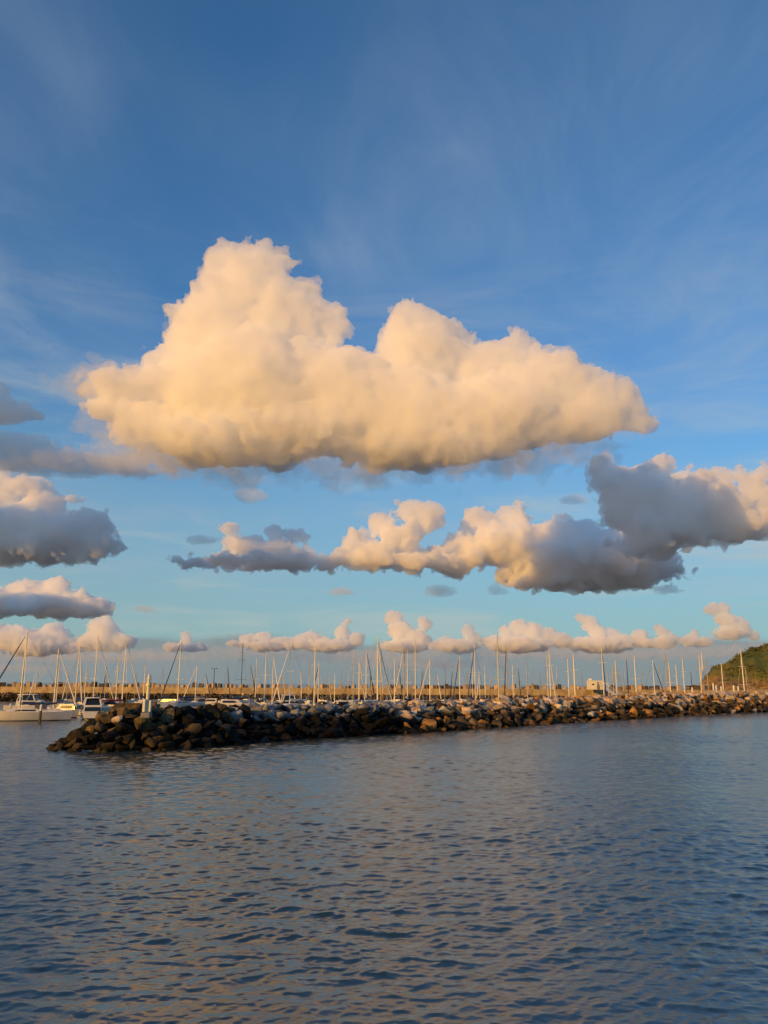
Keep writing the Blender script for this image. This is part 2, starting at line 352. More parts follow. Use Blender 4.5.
INV = CAM_M.transposed()
def to_px(p):
    c = INV @ (Vector(p) - Vector((0, 0, CAM_H)))
    return W/2 + F_PX*c.x/-c.z, H/2 - F_PX*c.y/-c.z
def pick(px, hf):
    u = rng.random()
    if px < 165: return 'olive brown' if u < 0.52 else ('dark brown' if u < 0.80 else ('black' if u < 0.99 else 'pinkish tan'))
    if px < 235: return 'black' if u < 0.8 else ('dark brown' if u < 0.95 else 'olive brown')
    if px < 395:  # shaded stretch: black foot and unlit grey crest, shade put into the colours
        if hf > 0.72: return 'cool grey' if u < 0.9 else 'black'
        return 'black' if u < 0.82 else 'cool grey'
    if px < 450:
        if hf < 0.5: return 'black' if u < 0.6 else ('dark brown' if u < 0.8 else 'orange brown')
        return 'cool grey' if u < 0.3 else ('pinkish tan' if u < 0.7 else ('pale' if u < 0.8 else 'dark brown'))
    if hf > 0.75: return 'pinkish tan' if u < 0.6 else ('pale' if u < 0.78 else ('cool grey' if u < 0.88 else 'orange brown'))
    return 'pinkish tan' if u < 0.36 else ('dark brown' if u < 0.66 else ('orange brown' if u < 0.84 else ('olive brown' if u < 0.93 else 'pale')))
def zone(px):
    for lim, w in ((78, 'at the tip of the breakwater'), (112, 'left of the white beacon'), (165, 'around the beacon'),
                   (235, 'just right of the beacon'), (300, 'in the shaded stretch'), (345, 'under the grey crest'),
                   (395, 'below the thick pale mast'), (450, 'beside the first sunlit stones')):
        if px < lim: return w
    return 'in the sunlit right half'
rocks = []
for q, r, ss, hf, tt in pts:
    px, py = to_px(q)
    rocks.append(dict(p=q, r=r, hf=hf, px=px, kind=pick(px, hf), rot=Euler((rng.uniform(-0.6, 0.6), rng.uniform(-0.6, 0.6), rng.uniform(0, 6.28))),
                      sc=(rng.uniform(0.9, 1.25), rng.uniform(0.85, 1.1), rng.uniform(0.8, 1.1)), v=rng.randrange(14),
                      vis=(tt < HW + 1.0 and -10 < px < 780), size=r/q.length))
rocks.sort(key=lambda k: -(k['size'] if k['vis'] else k['size']*0.001))
for i, k in enumerate(rocks[:296]):
    o = bpy.data.objects.new('boulder', BOULDERS[k['v']]); COL.objects.link(o)
    if not BOULDERS[k['v']].materials: BOULDERS[k['v']].materials.append(ROCKS['pale'])
    o.location = k['p']; o.rotation_euler = k['rot']; o.scale = tuple(k['r']*c for c in k['sc'])
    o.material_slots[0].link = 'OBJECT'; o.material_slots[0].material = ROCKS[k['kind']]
    row = 'at the waterline' if k['hf'] < 0.22 else ('low on the slope' if k['hf'] < 0.5 else ('high on the slope' if k['hf'] < 0.85 else 'on the crest'))
    big = 'large ' if k['r'] > 0.88 else ('small ' if k['r'] < 0.56 else '')
    k['lab'] = (big + k['kind'] + ' boulder ' + row + ' ' + zone(k['px']))
    k['obj'] = o
ORD = ['first', 'second', 'third', 'fourth', 'fifth', 'sixth', 'seventh', 'eighth', 'ninth', 'tenth', 'eleventh', 'twelfth', 'thirteenth', 'fourteenth', 'fifteenth', 'sixteenth', 'seventeenth', 'eighteenth', 'nineteenth', 'twentieth']
same = {}
for k in rocks[:296]: same.setdefault(k['lab'], []).append(k)
for lab, ks in same.items():
    ks.sort(key=lambda k: k['px'])
    for j, k in enumerate(ks):
        tag(k['obj'], lab + ('' if len(ks) == 1 else ', %s from left' % ORD[min(j, 19)]), 'boulder', 'boulders of the breakwater')
def merged_rocks(name, items, label, detail_variants=BOULDERS):
    kinds = list(ROCKS); V, F, MI, TN = [], [], [], []; n0 = 0
    cache = []
    for me in detail_variants:
        co = np.empty(len(me.vertices)*3); me.vertices.foreach_get('co', co); cache.append((co.reshape(-1, 3), [tuple(p.vertices) for p in me.polygons]))
    for k in items:
        co, fc = cache[k['v']]; M = np.array(k['rot'].to_matrix())
        c = (co*(np.array(k['sc'])*k['r'])) @ M.T + np.array(k['p']); V.append(c)
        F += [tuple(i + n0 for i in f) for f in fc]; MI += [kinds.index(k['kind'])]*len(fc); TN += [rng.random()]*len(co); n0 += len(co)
    me = bpy.data.meshes.new(name); me.from_pydata(np.concatenate(V).tolist(), [], F)
    for kk in kinds: me.materials.append(ROCKS[kk])
    me.polygons.foreach_set('material_index', MI)
    at = me.attributes.new('tone', 'FLOAT', 'POINT'); at.data.foreach_set('value', TN)
    me.update()
    return tag(link(name, me), label, 'boulders', kind='stuff')
merged_rocks('boulder_pile', rocks[296:], 'mass of smaller and farther boulders filling the rest of the breakwater')
# rubble core under the stones
cv, cf = [], []
S = np.linspace(0, seg[-1] - 0.1, 90); T = [-2, 0, 2, 4, HW-1, HW+2, HW+5, 2*HW+3]
for s in S:
    p, tg, n = path(s)
    for t in T:
        q = p + n*t; cv.append((q.x, q.y, mound(s, t)*0.82 - 0.55))
for i in range(len(S) - 1):
    for j in range(len(T) - 1): a = i*len(T) + j; cf.append((a, a+1, a+1+len(T), a+len(T)))
n0 = len(cv); cv.append((hc.x, hc.y, 2.4))
a0 = math.atan2(-hn.y, -hn.x)
for k in range(13):
    a = a0 - math.pi*k/12
    cv.append((hc.x + math.cos(a)*(HW - 0.6), hc.y + math.sin(a)*(HW - 0.6), -0.6))
for k in range(12): cf.append((n0, n0 + 1 + k, n0 + 2 + k))
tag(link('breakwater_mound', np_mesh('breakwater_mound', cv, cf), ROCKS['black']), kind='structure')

# ------------------------------------------------------------------ sea wall behind the marina
def box(bm, c, s, rz=0.0, bev=0.0, taper=1.0):
    r = bmesh.ops.create_cube(bm, size=1.0); vv = r['verts']
    for v in vv:
        k = taper if v.co.z > 0 else 1.0
        x, y = v.co.x*s[0]*k, v.co.y*s[1]*k
        v.co = Vector((c[0] + x*math.cos(rz) - y*math.sin(rz), c[1] + x*math.sin(rz) + y*math.cos(rz), c[2] + v.co.z*s[2]))
    if bev: bmesh.ops.bevel(bm, geom=list({e for v in vv for e in v.link_edges}), offset=bev, segments=1, affect='EDGES')
def bm_obj(name, bm, mat, parent=None, smooth=False):
    me = bpy.data.meshes.new(name); bmesh.ops.recalc_face_normals(bm, faces=bm.faces[:]); bm.to_mesh(me); bm.free()
    if smooth: me.shade_smooth(); me.set_sharp_from_angle(angle=R(40))
    return link(name, me, mat, parent)
def tube(bm, pts_, rad, n=8):
    """round bar through points; rad a number or one per point"""
    rings = []
    for i, p in enumerate(pts_):
        p = Vector(p); a = Vector(pts_[max(0, i-1)]); b_ = Vector(pts_[min(len(pts_)-1, i+1)]); d = (b_ - a).normalized()
        u = d.cross(Vector((0, 0, 1)) if abs(d.z) < 0.9 else Vector((1, 0, 0))).normalized(); v = d.cross(u)
        rr = rad[i] if isinstance(rad, (list, tuple)) else rad
        rings.append([bm.verts.new(p + (u*math.cos(2*math.pi*k/n) + v*math.sin(2*math.pi*k/n))*rr) for k in range(n)])
    for a, b_ in zip(rings, rings[1:]):
        for k in range(n): bm.faces.new((a[k], a[(k+1) % n], b_[(k+1) % n], b_[k]))
    bm.faces.new(rings[0][::-1]); bm.faces.new(rings[-1])

WA, WB = Vector((-185, 268, 0)), Vector((150, 262, 0)); WC = Vector((182, 392, 0))
wd = (WB - WA).normalized(); wn_ = Vector((-wd.y, wd.x, 0))
M_CONC = worn('sea_wall_concrete', (0.26, 0.19, 0.10), (0.46, 0.35, 0.19), 0.9, 0.45, bump=0.05)
bm = bmesh.new()
Lw = (WB - WA).length; nseg = 42
for i in range(nseg):
    c = WA + wd*(Lw*(i + 0.5)/nseg); h = 2.1 + 0.04*math.sin(i*2.3)
    box(bm, (c.x, c.y, 3.6), (Lw/nseg - 0.06, 1.3, h), math.atan2(wd.y, wd.x), 0.04)
d2 = (WC - WB); L2 = d2.length
for i in range(16):
    c = WB + d2*((i + 0.6)/16); box(bm, (c.x, c.y, 3.6), (L2/16 - 0.06, 1.3, 2.1), math.atan2(d2.y, d2.x), 0.04)
tag(bm_obj('sea_wall', bm, M_CONC), 'long low tan concrete sea wall behind the whole marina', 'sea wall')
# riprap under the wall
items = []
rg = random.Random(77)
x = 0.0
while x < Lw:
    for t, z in ((-0.7, 2.5), (-1.9, 2.0), (-3.1, 1.4), (-4.3, 0.8), (-5.5, 0.1)):
        q = WA + wd*(x + rg.uniform(-0.5, 0.5)) + wn_*(t + rg.uniform(-0.3, 0.3)); q.z = z + rg.uniform(-0.2, 0.25) - 0.2
        X = q.x
        u = rg.random()
        kind = ('dark brown' if u < 0.62 else ('olive brown' if u < 0.85 else 'pinkish tan')) if X < 60 else ('pinkish tan' if u < 0.4 else ('orange brown' if u < 0.75 else 'dark brown'))
        items.append(dict(p=q, r=rg.uniform(0.6, 1.05), rot=Euler((rg.uniform(-.6, .6), rg.uniform(-.6, .6), rg.uniform(0, 6))), sc=(1, .9, .85), v=rg.randrange(14), kind=kind))
    x += 1.35
for i in range(90):
    for t, z in ((0.2, 2.4), (1.6, 1.7), (3.0, 1.0), (4.4, 0.2)):
        q = WB + d2*(i/90) + Vector((-t, -t*0.4, z - 0.2)); u = rg.random()
        items.append(dict(p=q, r=rg.uniform(0.6, 1.1), rot=Euler((rg.uniform(-.6, .6), rg.uniform(-.6, .6), rg.uniform(0, 6))), sc=(1, .9, .85), v=rg.randrange(14), kind='pinkish tan' if u < 0.5 else ('orange brown' if u < 0.8 else 'dark brown')))
merged_rocks('riprap', items, 'bank of small brown stones sloping below the tan sea wall')
bm = bmesh.new()
for a_, b_, off in ((WA, WB, wn_), ):
    vs4 = [bm.verts.new(tuple(v)) for v in (WA - wn_*6 + Vector((0,0,-0.8)), WB - wn_*6 + Vector((0,0,-0.8)), WB + Vector((0,0,2.3)), WA + Vector((0,0,2.3)), WB + wn_*8 + Vector((0,0,2.3)), WA + wn_*8 + Vector((0,0,2.3)), WB + wn_*14 + Vector((0,0,-1)), WA + wn_*14 + Vector((0,0,-1)))]
    bm.faces.new((vs4[0], vs4[1], vs4[2], vs4[3])); bm.faces.new((vs4[3], vs4[2], vs4[4], vs4[5])); bm.faces.new((vs4[5], vs4[4], vs4[6], vs4[7]))
ve = [bm.verts.new(tuple(v)) for v in (WB + Vector((-6, -3, -0.8)), WC + Vector((-6, 0, -0.8)), WC + Vector((0, 0, 2.3)), WC + Vector((16, 0, 2.3)), WB + Vector((14, 4, 2.3)), WB + Vector((0, 0, 2.3)))]
bm.faces.new((ve[0], ve[1], ve[2], ve[5])); bm.faces.new((ve[5], ve[2], ve[3], ve[4]))
tag(bm_obj('sea_wall_bank', bm, ROCKS['dark brown']), kind='structure')
# crown of concrete armour blocks standing behind the wall
M_BLOCK = [worn('armour_block_tan', (0.30, 0.20, 0.12), (0.50, 0.37, 0.24), 0.9, 0.8, bump=0.05), worn('armour_block_shaded', (0.045, 0.032, 0.022), (0.12, 0.085, 0.055), 0.9, 0.8, bump=0.05)]  # second one is a shaded copy: shade of turned blocks put into the colour
BL = []
for i in range(6):
    bm = bmesh.new(); box(bm, (0, 0, 0), (1.0, 1.0, 1.0), 0, 0.07, 0.86)
    # lifting slots across two faces, as armour cubes have
    for sx_ in (-1, 1): box(bm, (sx_*0.49, 0, -0.02), (0.05, 0.24, 0.8), 0, 0.01)
    for v in bm.verts: v.co += Vector((mnoise.noise(v.co*3 + Vector((i, 0, 0))), mnoise.noise(v.co*3 + Vector((0, i, 5))), 0))*0.05
    me = bpy.data.meshes.new('armour_block'); bm.to_mesh(me); bm.free(); me.materials.append(M_BLOCK[0]); BL.append(me)
rg = random.Random(9)
x = 6.0; nb = 0
while x < Lw + L2*0.85 and nb < 215:
    wdt = rg.uniform(1.25, 1.75)
    if x < Lw: q = WA + wd*x + wn_*rg.uniform(1.9, 2.7)
    else: q = WB + d2*((x - Lw)/L2) + Vector((2.2, 0.6, 0))
    ht_ = rg.choice((1.2, 1.5, 1.65, 1.8, 2.0))*rg.uniform(0.94, 1.06)*(1.0 if q.x < 60 else 1.04)
    if not (-13 < to_px(q)[0] < 715): x += 1.6; continue
    o = bpy.data.objects.new('armour_block', BL[nb % 6]); COL.objects.link(o)
    o.location = (q.x, q.y, 4.35 + ht_/2 - 0.1); o.scale = (wdt*rg.uniform(0.85, 1.0), wdt, ht_)
    o.rotation_euler = (rg.uniform(-0.1, 0.1), rg.uniform(-0.12, 0.12), rg.uniform(-0.75, 0.75))
    st = rg.random() < 0.45
    o.material_slots[0].link = 'OBJECT'; o.material_slots[0].material = M_BLOCK[1 if st else 0]
    px = to_px(q)[0]
    where = ('left of the leftmost cruiser' if px < 81 else 'between the stern on cruiser and the beacon' if px < 148 else 'between beacon and lamp post' if px < 214 else 'between lamp post and grey crest boulders' if px < 295 else 'left of the thick pale mast' if px < 377 else 'just right of the thick pale mast' if px < 438 else 'between the two tallest masts' if px < 499 else 'between tallest mast and white hut' if px < 588 else 'right of the white hut')
    tag(o, ('dark shaded' if st else 'tan') + ' armour block on the sea wall ' + where, 'concrete block', 'armour blocks along the sea wall crown')
    x += wdt + rg.choice((0.05, 0.2, 0.4, 0.9, 1.6))*rg.uniform(0.6, 1.1); nb += 1
print('blocks', nb)

# the ledge the blocks stand on
bm = bmesh.new(); c = (WA + WB)/2 + wn_*3.4; box(bm, (c.x, c.y, 3.3), (Lw, 5.4, 1.9), math.atan2(wd.y, wd.x), 0.05)
tag(bm_obj('wall_walkway', bm, M_CONC), kind='structure')
# ------------------------------------------------------------------ boats
M_GEL = worn('white_gelcoat', (0.64, 0.62, 0.58), (0.76, 0.74, 0.70), 0.28, 0.6)
M_GELB = worn('cream_gelcoat', (0.66, 0.60, 0.48), (0.74, 0.68, 0.56), 0.3, 0.6)
M_NAVY = worn('navy_gelcoat', (0.02, 0.03, 0.07), (0.03, 0.045, 0.09), 0.25, 0.6)
M_BOOT = worn('antifouling_paint', (0.03, 0.03, 0.05), (0.05, 0.04, 0.05), 0.7, 2)
M_DECK = worn('deck_paint', (0.50, 0.46, 0.38), (0.62, 0.57, 0.48), 0.7, 1.5)
M_GLASS = material('smoked_window', (0.012, 0.014, 0.018), 0.12, 0.5)
M_MAST = worn('aluminium_mast', (0.72, 0.64, 0.47), (0.80, 0.72, 0.54), 0.42, 1.5)
M_MASTT = worn('tan_mast', (0.36, 0.27, 0.17), (0.48, 0.38, 0.25), 0.5, 1.5)
M_MASTP = worn('white_painted_mast', (0.72, 0.69, 0.62), (0.80, 0.77, 0.70), 0.4, 1.5)
M_MASTD = worn('black_mast', (0.02, 0.02, 0.022), (0.035, 0.035, 0.04), 0.4, 1.5)
M_MASTG = worn('pale_green_mast', (0.50, 0.52, 0.36), (0.60, 0.60, 0.42), 0.4, 1.5)
M_STEEL = material('steel_wire', (0.35, 0.34, 0.32), 0.4, metal=0.6)
M_SAIL = worn('sail_cloth', (0.70, 0.66, 0.56), (0.80, 0.76, 0.66), 0.8, 2.0)
M_BLUE = worn('navy_canvas', (0.02, 0.035, 0.09), (0.035, 0.055, 0.13), 0.8, 2.0)
M_RED = worn('red_canvas', (0.50, 0.03, 0.02), (0.62, 0.06, 0.03), 0.75, 2.0)
M_GREYC = worn('grey_canvas', (0.16, 0.16, 0.17), (0.24, 0.24, 0.25), 0.8, 2.0)
M_TEAK = worn('weathered_timber', (0.16, 0.10, 0.06), (0.27, 0.19, 0.12), 0.8, 3.0, bump=0.01)

def hull_parts(L, B, f, mat, parent, sheer=0.25, boot=True, transom=0.72):
    """lofted boat hull, bow at +x, waterline at z = 0"""
    ns, nk = 15, 9
    def ring(u, shrink=0.0):
        x = -L/2 + L*u
        w = B/2*(transom + (1 - transom)*math.sin(min(1, u/0.45)*math.pi/2))*(1 - max(0, (u - 0.45)/0.55)**2.3)
        w = max(w, 0.02); top = f + sheer*f*(2*u - 0.7)**2
        out = []
        for j in range(nk):
            a = j/(nk - 1)
            y = w*(0.42 + 0.58*a**0.55) if a > 0 else 0.0
            z = -0.55 + (top + 0.55)*a**0.9
            xx = x + (0.09*L*(a - 0.3) if u > 0.9 else 0)*(u - 0.9)*10*0.7
            out.append((xx, y - shrink, z))
        return out
    bm = bmesh.new(); rr = []
    for i in range(ns):
        r = ring(i/(ns - 1)); rr.append([bm.verts.new(p) for p in r] + [bm.verts.new((p[0], -p[1], p[2])) for p in r[1:]])
    for a, b_ in zip(rr, rr[1:]):
        for j in range(nk - 1): bm.faces.new((a[j], b_[j], b_[j+1], a[j+1]))
        for j in range(nk - 1):
            k0 = 0 if j == 0 else nk + j - 1; k1 = nk + j
            bm.faces.new((a[k1], b_[k1], b_[k0], a[k0]))
    t = rr[0]; bm.faces.new([t[j] for j in range(nk)] + [t[nk + j] for j in range(nk - 2, -1, -1)])
    bmesh.ops.remove_doubles(bm, verts=bm.verts[:], dist=0.004)
    h = bm_obj('hull', bm, mat, parent, smooth=True)
    bm = bmesh.new(); P, S_ = [], []
    for i in range(ns):
        r = ring(i/(ns - 1))[-1]; w = max(0.01, r[1] - 0.06); P.append(bm.verts.new((r[0]*0.995, w, r[2] - 0.05))); S_.append(bm.verts.new((r[0]*0.995, -w, r[2] - 0.05)))
    for i in range(ns - 1): bm.faces.new((P[i], P[i+1], S_[i+1], S_[i]))
    bm_obj('deck', bm, M_DECK, parent)
    if boot:
        bm = bmesh.new(); last = None
        for i in range(ns):
            r = ring(i/(ns - 1)); zs = []
            for zz in (0.02, 0.14):
                k = next(j for j in range(nk - 1) if r[j+1][2] >= zz); t_ = (zz - r[k][2])/(r[k+1][2] - r[k][2])
                zs.append((r[k][0] + (r[k+1][0]-r[k][0])*t_, r[k][1] + (r[k+1][1] - r[k][1])*t_ + 0.012, zz))
            cur = [bm.verts.new(p) for p in zs] + [bm.verts.new((p[0], -p[1], p[2])) for p in zs]
            if last: bm.faces.new((last[0], cur[0], cur[1], last[1])); bm.faces.new((last[3], cur[3], cur[2], last[2]))
            last = cur
        bm_obj('boot_stripe', bm, M_BOOT, h)
    return h
def slab(bm, prof_lo, prof_hi):
    """a closed block between two rings of points"""
    a = [bm.verts.new(p) for p in prof_lo]; b_ = [bm.verts.new(p) for p in prof_hi]; n = len(a)
    for i in range(n): bm.faces.new((a[i], a[(i+1) % n], b_[(i+1) % n], b_[i]))
    bm.faces.new(a[::-1]); bm.faces.new(b_)
def house(name, x0, x1, w, z0, z1, mat, parent, rake=0.5, bev=0.06, tuck=0.82):
    bm = bmesh.new()
    slab(bm, [(x0, -w, z0), (x1, -w*0.72, z0), (x1, w*0.72, z0), (x0, w, z0)], [(x0 + 0.1, -w*tuck, z1), (x1 - rake, -w*tuck*0.8, z1), (x1 - rake, w*tuck*0.8, z1), (x0 + 0.1, w*tuck, z1)])
    bmesh.ops.bevel(bm, geom=bm.edges[:], offset=bev, segments=2, affect='EDGES')
    return bm_obj(name, bm, mat, parent, smooth=True)
def root(name, loc, rz, label, cat, group=None):
    o = bpy.data.objects.new(name, None); COL.objects.link(o); o.empty_display_size = 0.5
    o.location = loc; o.rotation_euler = (0, 0, rz); return tag(o, label, cat, group)

def yacht(x, y, rz, L, mast_h, label, mast_mat=None, mast_r=0.1, hull_mat=None, furl=None, cover=None, hood=None, spreaders=2, group='sailing yachts moored in the marina', heel=0.0, mast_at=0.08):
    """origin at the mast foot; mast_h measured from the water"""
    mast_mat = mast_mat or M_MAST; hull_mat = hull_mat or M_GEL
    B = L*0.30 + 0.3; f = 0.075*L + 0.35; mx_ = L*mast_at
    c, s_ = math.cos(rz), math.sin(rz)
    t = root('sailing_yacht', (x - mx_*c, y - mx_*s_, 0), rz, label, 'yacht', group); t.rotation_euler = (heel, 0, rz)
    hull_parts(L, B, f, hull_mat, t)
    cb = house('cabin', -L*0.14, L*0.24, B*0.30, f - 0.05, f + 0.55, M_GEL, t, rake=L*0.06)
    for sd in (-1, 1):
        bm = bmesh.new(); y0 = sd*B*0.285
        slab(bm, [(-L*0.10, y0*0.97, f + 0.16), (L*0.14, y0*0.80, f + 0.16), (L*0.14, y0*0.84, f + 0.18), (-L*0.10, y0*1.01, f + 0.18)], [(-L*0.09, y0*0.92, f + 0.38), (L*0.10, y0*0.78, f + 0.38), (L*0.10, y0*0.80, f + 0.40), (-L*0.09, y0*0.95, f + 0.40)])
        bm_obj('window', bm, M_GLASS, cb)
    bm = bmesh.new()
    for sd in (-1, 1): box(bm, (-L*0.28, sd*B*0.29, f + 0.12), (L*0.26, 0.16, 0.3), 0, 0.03)
    bm_obj('cockpit_coaming', bm, M_GEL, t)
    if hood is not None:
        bm = bmesh.new(); rr = []
        for i in range(5):
            xx = -L*0.22 + i*0.42; hgt = 0.75*math.sin((i + 1.2)/5.4*math.pi*0.62 + 0.55)
            rr.append([bm.verts.new((xx, B*0.27*math.cos(a), f + 0.5 + hgt*math.sin(a)**0.7)) for a in [math.pi*k/8 for k in range(9)]])
        for a_, b_ in zip(rr, rr[1:]):
            for k in range(8): bm.faces.new((a_[k], a_[k+1], b_[k+1], b_[k]))
        bmesh.ops.solidify(bm, geom=bm.faces[:], thickness=0.03)
        bm_obj('spray_hood', bm, hood, t, smooth=True)
    bm = bmesh.new()
    tube(bm, [(mx_, 0, f + 0.4), (mx_, 0, mast_h*0.55), (mx_ - 0.02*L*0.2, 0, mast_h)], [mast_r, mast_r, mast_r*0.7], 8)
    ms = bm_obj('mast', bm, mast_mat, t, smooth=True)
    for k in range(spreaders):
        zz = f + (mast_h - f)*((k + 1)/(spreaders + 1) + 0.04); ww = B*(0.34 - 0.07*k)
        bm = bmesh.new(); tube(bm, [(mx_ - 0.25, -ww, zz + 0.08), (mx_, 0, zz), (mx_ - 0.25, ww, zz + 0.08)], 0.035, 6)
        bm_obj('spreader', bm, mast_mat, ms)
    bm = bmesh.new(); tube(bm, [(mx_, 0, mast_h), (mx_, 0, mast_h + 0.55)], 0.02, 5); tube(bm, [(mx_ - 0.25, 0, mast_h + 0.3), (mx_ + 0.1, 0, mast_h + 0.3)], 0.015, 5)
    bm_obj('masthead_aerial', bm, M_STEEL, ms)
    bz = f + 1.15
    bm = bmesh.new(); tube(bm, [(mx_ - 0.1, 0, bz), (-L*0.33, 0, bz - 0.05)], 0.07, 7); bm_obj('boom', bm, mast_mat, t, smooth=True)
    bm = bmesh.new(); n = 7
    tube(bm, [(mx_ - 0.15 - (mx_ + L*0.32)*i/n, 0, bz + 0.2 + 0.10*math.sin(i*2.1) - 0.01*i) for i in range(n + 1)], [0.24 - 0.012*i for i in range(n + 1)], 8)
    bm_obj('sail_cover', bm, cover or M_BLUE, t, smooth=True)
    top = (mx_ + 0.1, 0, mast_h*0.97); bowp = (L*0.49, 0, f*1.38)
    bm = bmesh.new()
    if furl is not None:
        q = [Vector(bowp).lerp(Vector(top), u) for u in (0.03, 0.15, 0.5, 0.85, 0.97)]
        tube(bm, [tuple(v) for v in q], [0.05, 0.13, 0.11, 0.075, 0.04], 7)
        bm_obj('furled_headsail', bm, furl, t, smooth=True)
    else:
        tube(bm, [bowp, top], 0.02, 5); bm_obj('forestay', bm, M_STEEL, t)
    bm = bmesh.new(); tube(bm, [(-L*0.49, 0, f), (mx_ - 0.1, 0, mast_h*0.99)], 0.018, 5); bm_obj('backstay', bm, M_STEEL, t)
    bm = bmesh.new()
    for sd in (-1, 1):
        zz = f + (mast_h - f)*(1/(spreaders + 1) + 0.04); ww = B*0.34
        tube(bm, [(mx_ - 0.2, sd*B*0.45, f), (mx_ - 0.25, sd*ww, zz + 0.08), (mx_, 0, mast_h*0.9)], 0.014, 5)
    bm_obj('shrouds', bm, M_STEEL, t)
    bm = bmesh.new()
    for u in (0.02, 0.2, 0.4, 0.6, 0.8):
        for sd in (-1, 1):
            w = (B/2 - 0.12)*(1 - max(0, (u - 0.45)/0.55)**2.3)*(0.75 if u < 0.1 else 0.97)
            tube(bm, [(-L/2 + L*u, sd*w, f), (-L/2 + L*u, sd*w, f + 0.62)], 0.018, 5)
    bm_obj('guard_rail_posts', bm, M_STEEL, t)
    return t

def xz(px, py, d): p = at_y(px, py, d); return p.x, p.z
# (mast foot px, mast top px, top py, distance, look, px offset of the furled sail's foot)
B1 = [
 (20, 27.6, 632, 128, 'cream', -30, 'navy'), (54, 54.5, 649, 138, 'cream', 12, 'white'), (56, 56, 664, 172, 'cream', 0, None),
 (75, 79, 646, 165, 'cream', 13, 'white'), (84, 87, 668, 196, 'cream', 4, None), (93, 96, 636, 170, 'cream', 14, 'white'),
 (115.5, 117.5, 658, 190, 'cream', 3, None), (122, 125, 640, 162, 'cream', 13, 'white'), (143, 145, 665, 215, 'white', 0, None),
 (177.5, 182, 640, 190, 'cream', -12, 'navy'), (195, 197.5, 666, 200, 'white', -15, 'white'), (240.5, 240.5, 643, 205, 'black', 4, None),
 (255, 258, 658, 195, 'cream', -4, 'navy'), (264.5, 264.5, 651, 190, 'white', 2, None), (272, 272, 657, 178, 'cream', 10, 'white'),
 (289.5, 294.5, 642, 172, 'white', -15, 'white'), (308.5, 308.5, 658, 215, 'grey', 0, None), (314, 315, 648, 165, 'cream', 3, None),
 (318, 321, 664, 182, 'white', -9, 'navy'), (334.5, 336, 675, 205, 'white', 0, None), (348, 348, 664, 220, 'grey', 0, None),
 (353, 353, 650, 212, 'grey', 0, None), (359, 359, 659, 178, 'thick', 6, 'white'), (366, 365.5, 650, 192, 'white', 9, 'navy'),
 (377.5, 377.5, 638, 165, 'thick', 15, 'white'), (381, 380.5, 650, 190, 'cream', 4, None), (387, 387, 664, 225, 'grey', 0, None),
 (394.5, 394.5, 659, 180, 'cream', 4, None), (404, 404.5, 648, 185, 'cream', -11, 'white'), (407.5, 407.5, 650, 215, 'white', 2, None),
 (415.5, 417, 640, 178, 'cream', 3, None), (430, 430.5, 659, 195, 'white', -11, 'white'), (460, 461.5, 656, 190, 'cream', -6, 'navy'),
 (473, 473.5, 652, 210, 'cream', 0, None), (475.5, 475.5, 645, 185, 'white', -10, 'navy'), (485.5, 486, 666, 215, 'white', -4, None),
 (499, 499, 635, 172, 'green', 4, None), (507.5, 510, 646, 188, 'cream', -6, 'navy'), (513.5, 513.5, 665, 222, 'white', 0, None),
 (528, 528, 660, 195, 'cream', 2, None), (534.5, 534.5, 668, 228, 'grey', 0, None), (548.5, 548.5, 655, 210, 'cream', 0, None),
 (551, 549.8, 649, 182, 'white', 9, 'white'), (569.5, 569.5, 659, 220, 'white', 0, None), (575.5, 575, 655, 185, 'thick', 3, None),
 (604.5, 604, 645, 180, 'white', 8, 'navy'), (614.5, 614.5, 665, 215, 'cream', 0, None), (617.5, 617.5, 660, 200, 'cream', 2, None),
 (620, 619.5, 669, 222, 'grey', 0, None), (629, 631, 657, 195, 'cream', -5, 'navy'), (637, 636.8, 656, 190, 'white', 3, None),
 (655.5, 655.5, 660, 192, 'white', 7, 'navy'), (668.5, 668.5, 654, 205, 'cream', 0, None), (671.5, 674, 662, 190, 'cream', 3, None),
 (678.5, 678.5, 665, 220, 'white', 0, None), (685.5, 687, 658, 195, 'white', -3, None), (702.5, 701.8, 655, 210, 'cream', 0, None),
 (705.5, 703.5, 652, 205, 'cream', 3, 'white'), (709.5, 705.2, 660, 198, 'cream', 4, None), (724.5, 723.5, 663, 212, 'white', 2, None),
 (745.5, 745.5, 651, 200, 'white', -4, None), (748.7, 748.5, 668, 225, 'cream', 0, None)]
ANCH = [(20, 'leftmost yacht mast'), (148, 'white beacon'), (240.5, 'black mast'), (377.5, 'thickest mast'), (499, 'tallest mast'), (594, 'white hut'), (700, 'hill foot')]
MM = {'cream': M_MAST, 'tan': M_MASTT, 'white': M_MASTP, 'grey': M_STEEL, 'black': M_MASTD, 'thick': M_MAST, 'green': M_MASTG}
ORD = ['first', 'second', 'third', 'fourth', 'fifth', 'sixth', 'seventh', 'eighth', 'ninth', 'tenth', 'eleventh', 'twelfth', 'thirteenth', 'fourteenth', 'fifteenth', 'sixteenth', 'seventeenth']
SPECIAL = {20: 'large white yacht cut by the left edge, nearest of all', 54: 'white yacht with grey spray hood moored just right of the mooring pile', 122: 'yacht with a long bright red sail cover, left of the beacon',
           240.5: 'yacht with a thin black mast above the marina', 377.5: 'yacht with the thickest pale golden mast, near the middle', 499: 'yacht with the tallest mast, pale green, right of centre'}
last = {}
rg = random.Random(3)
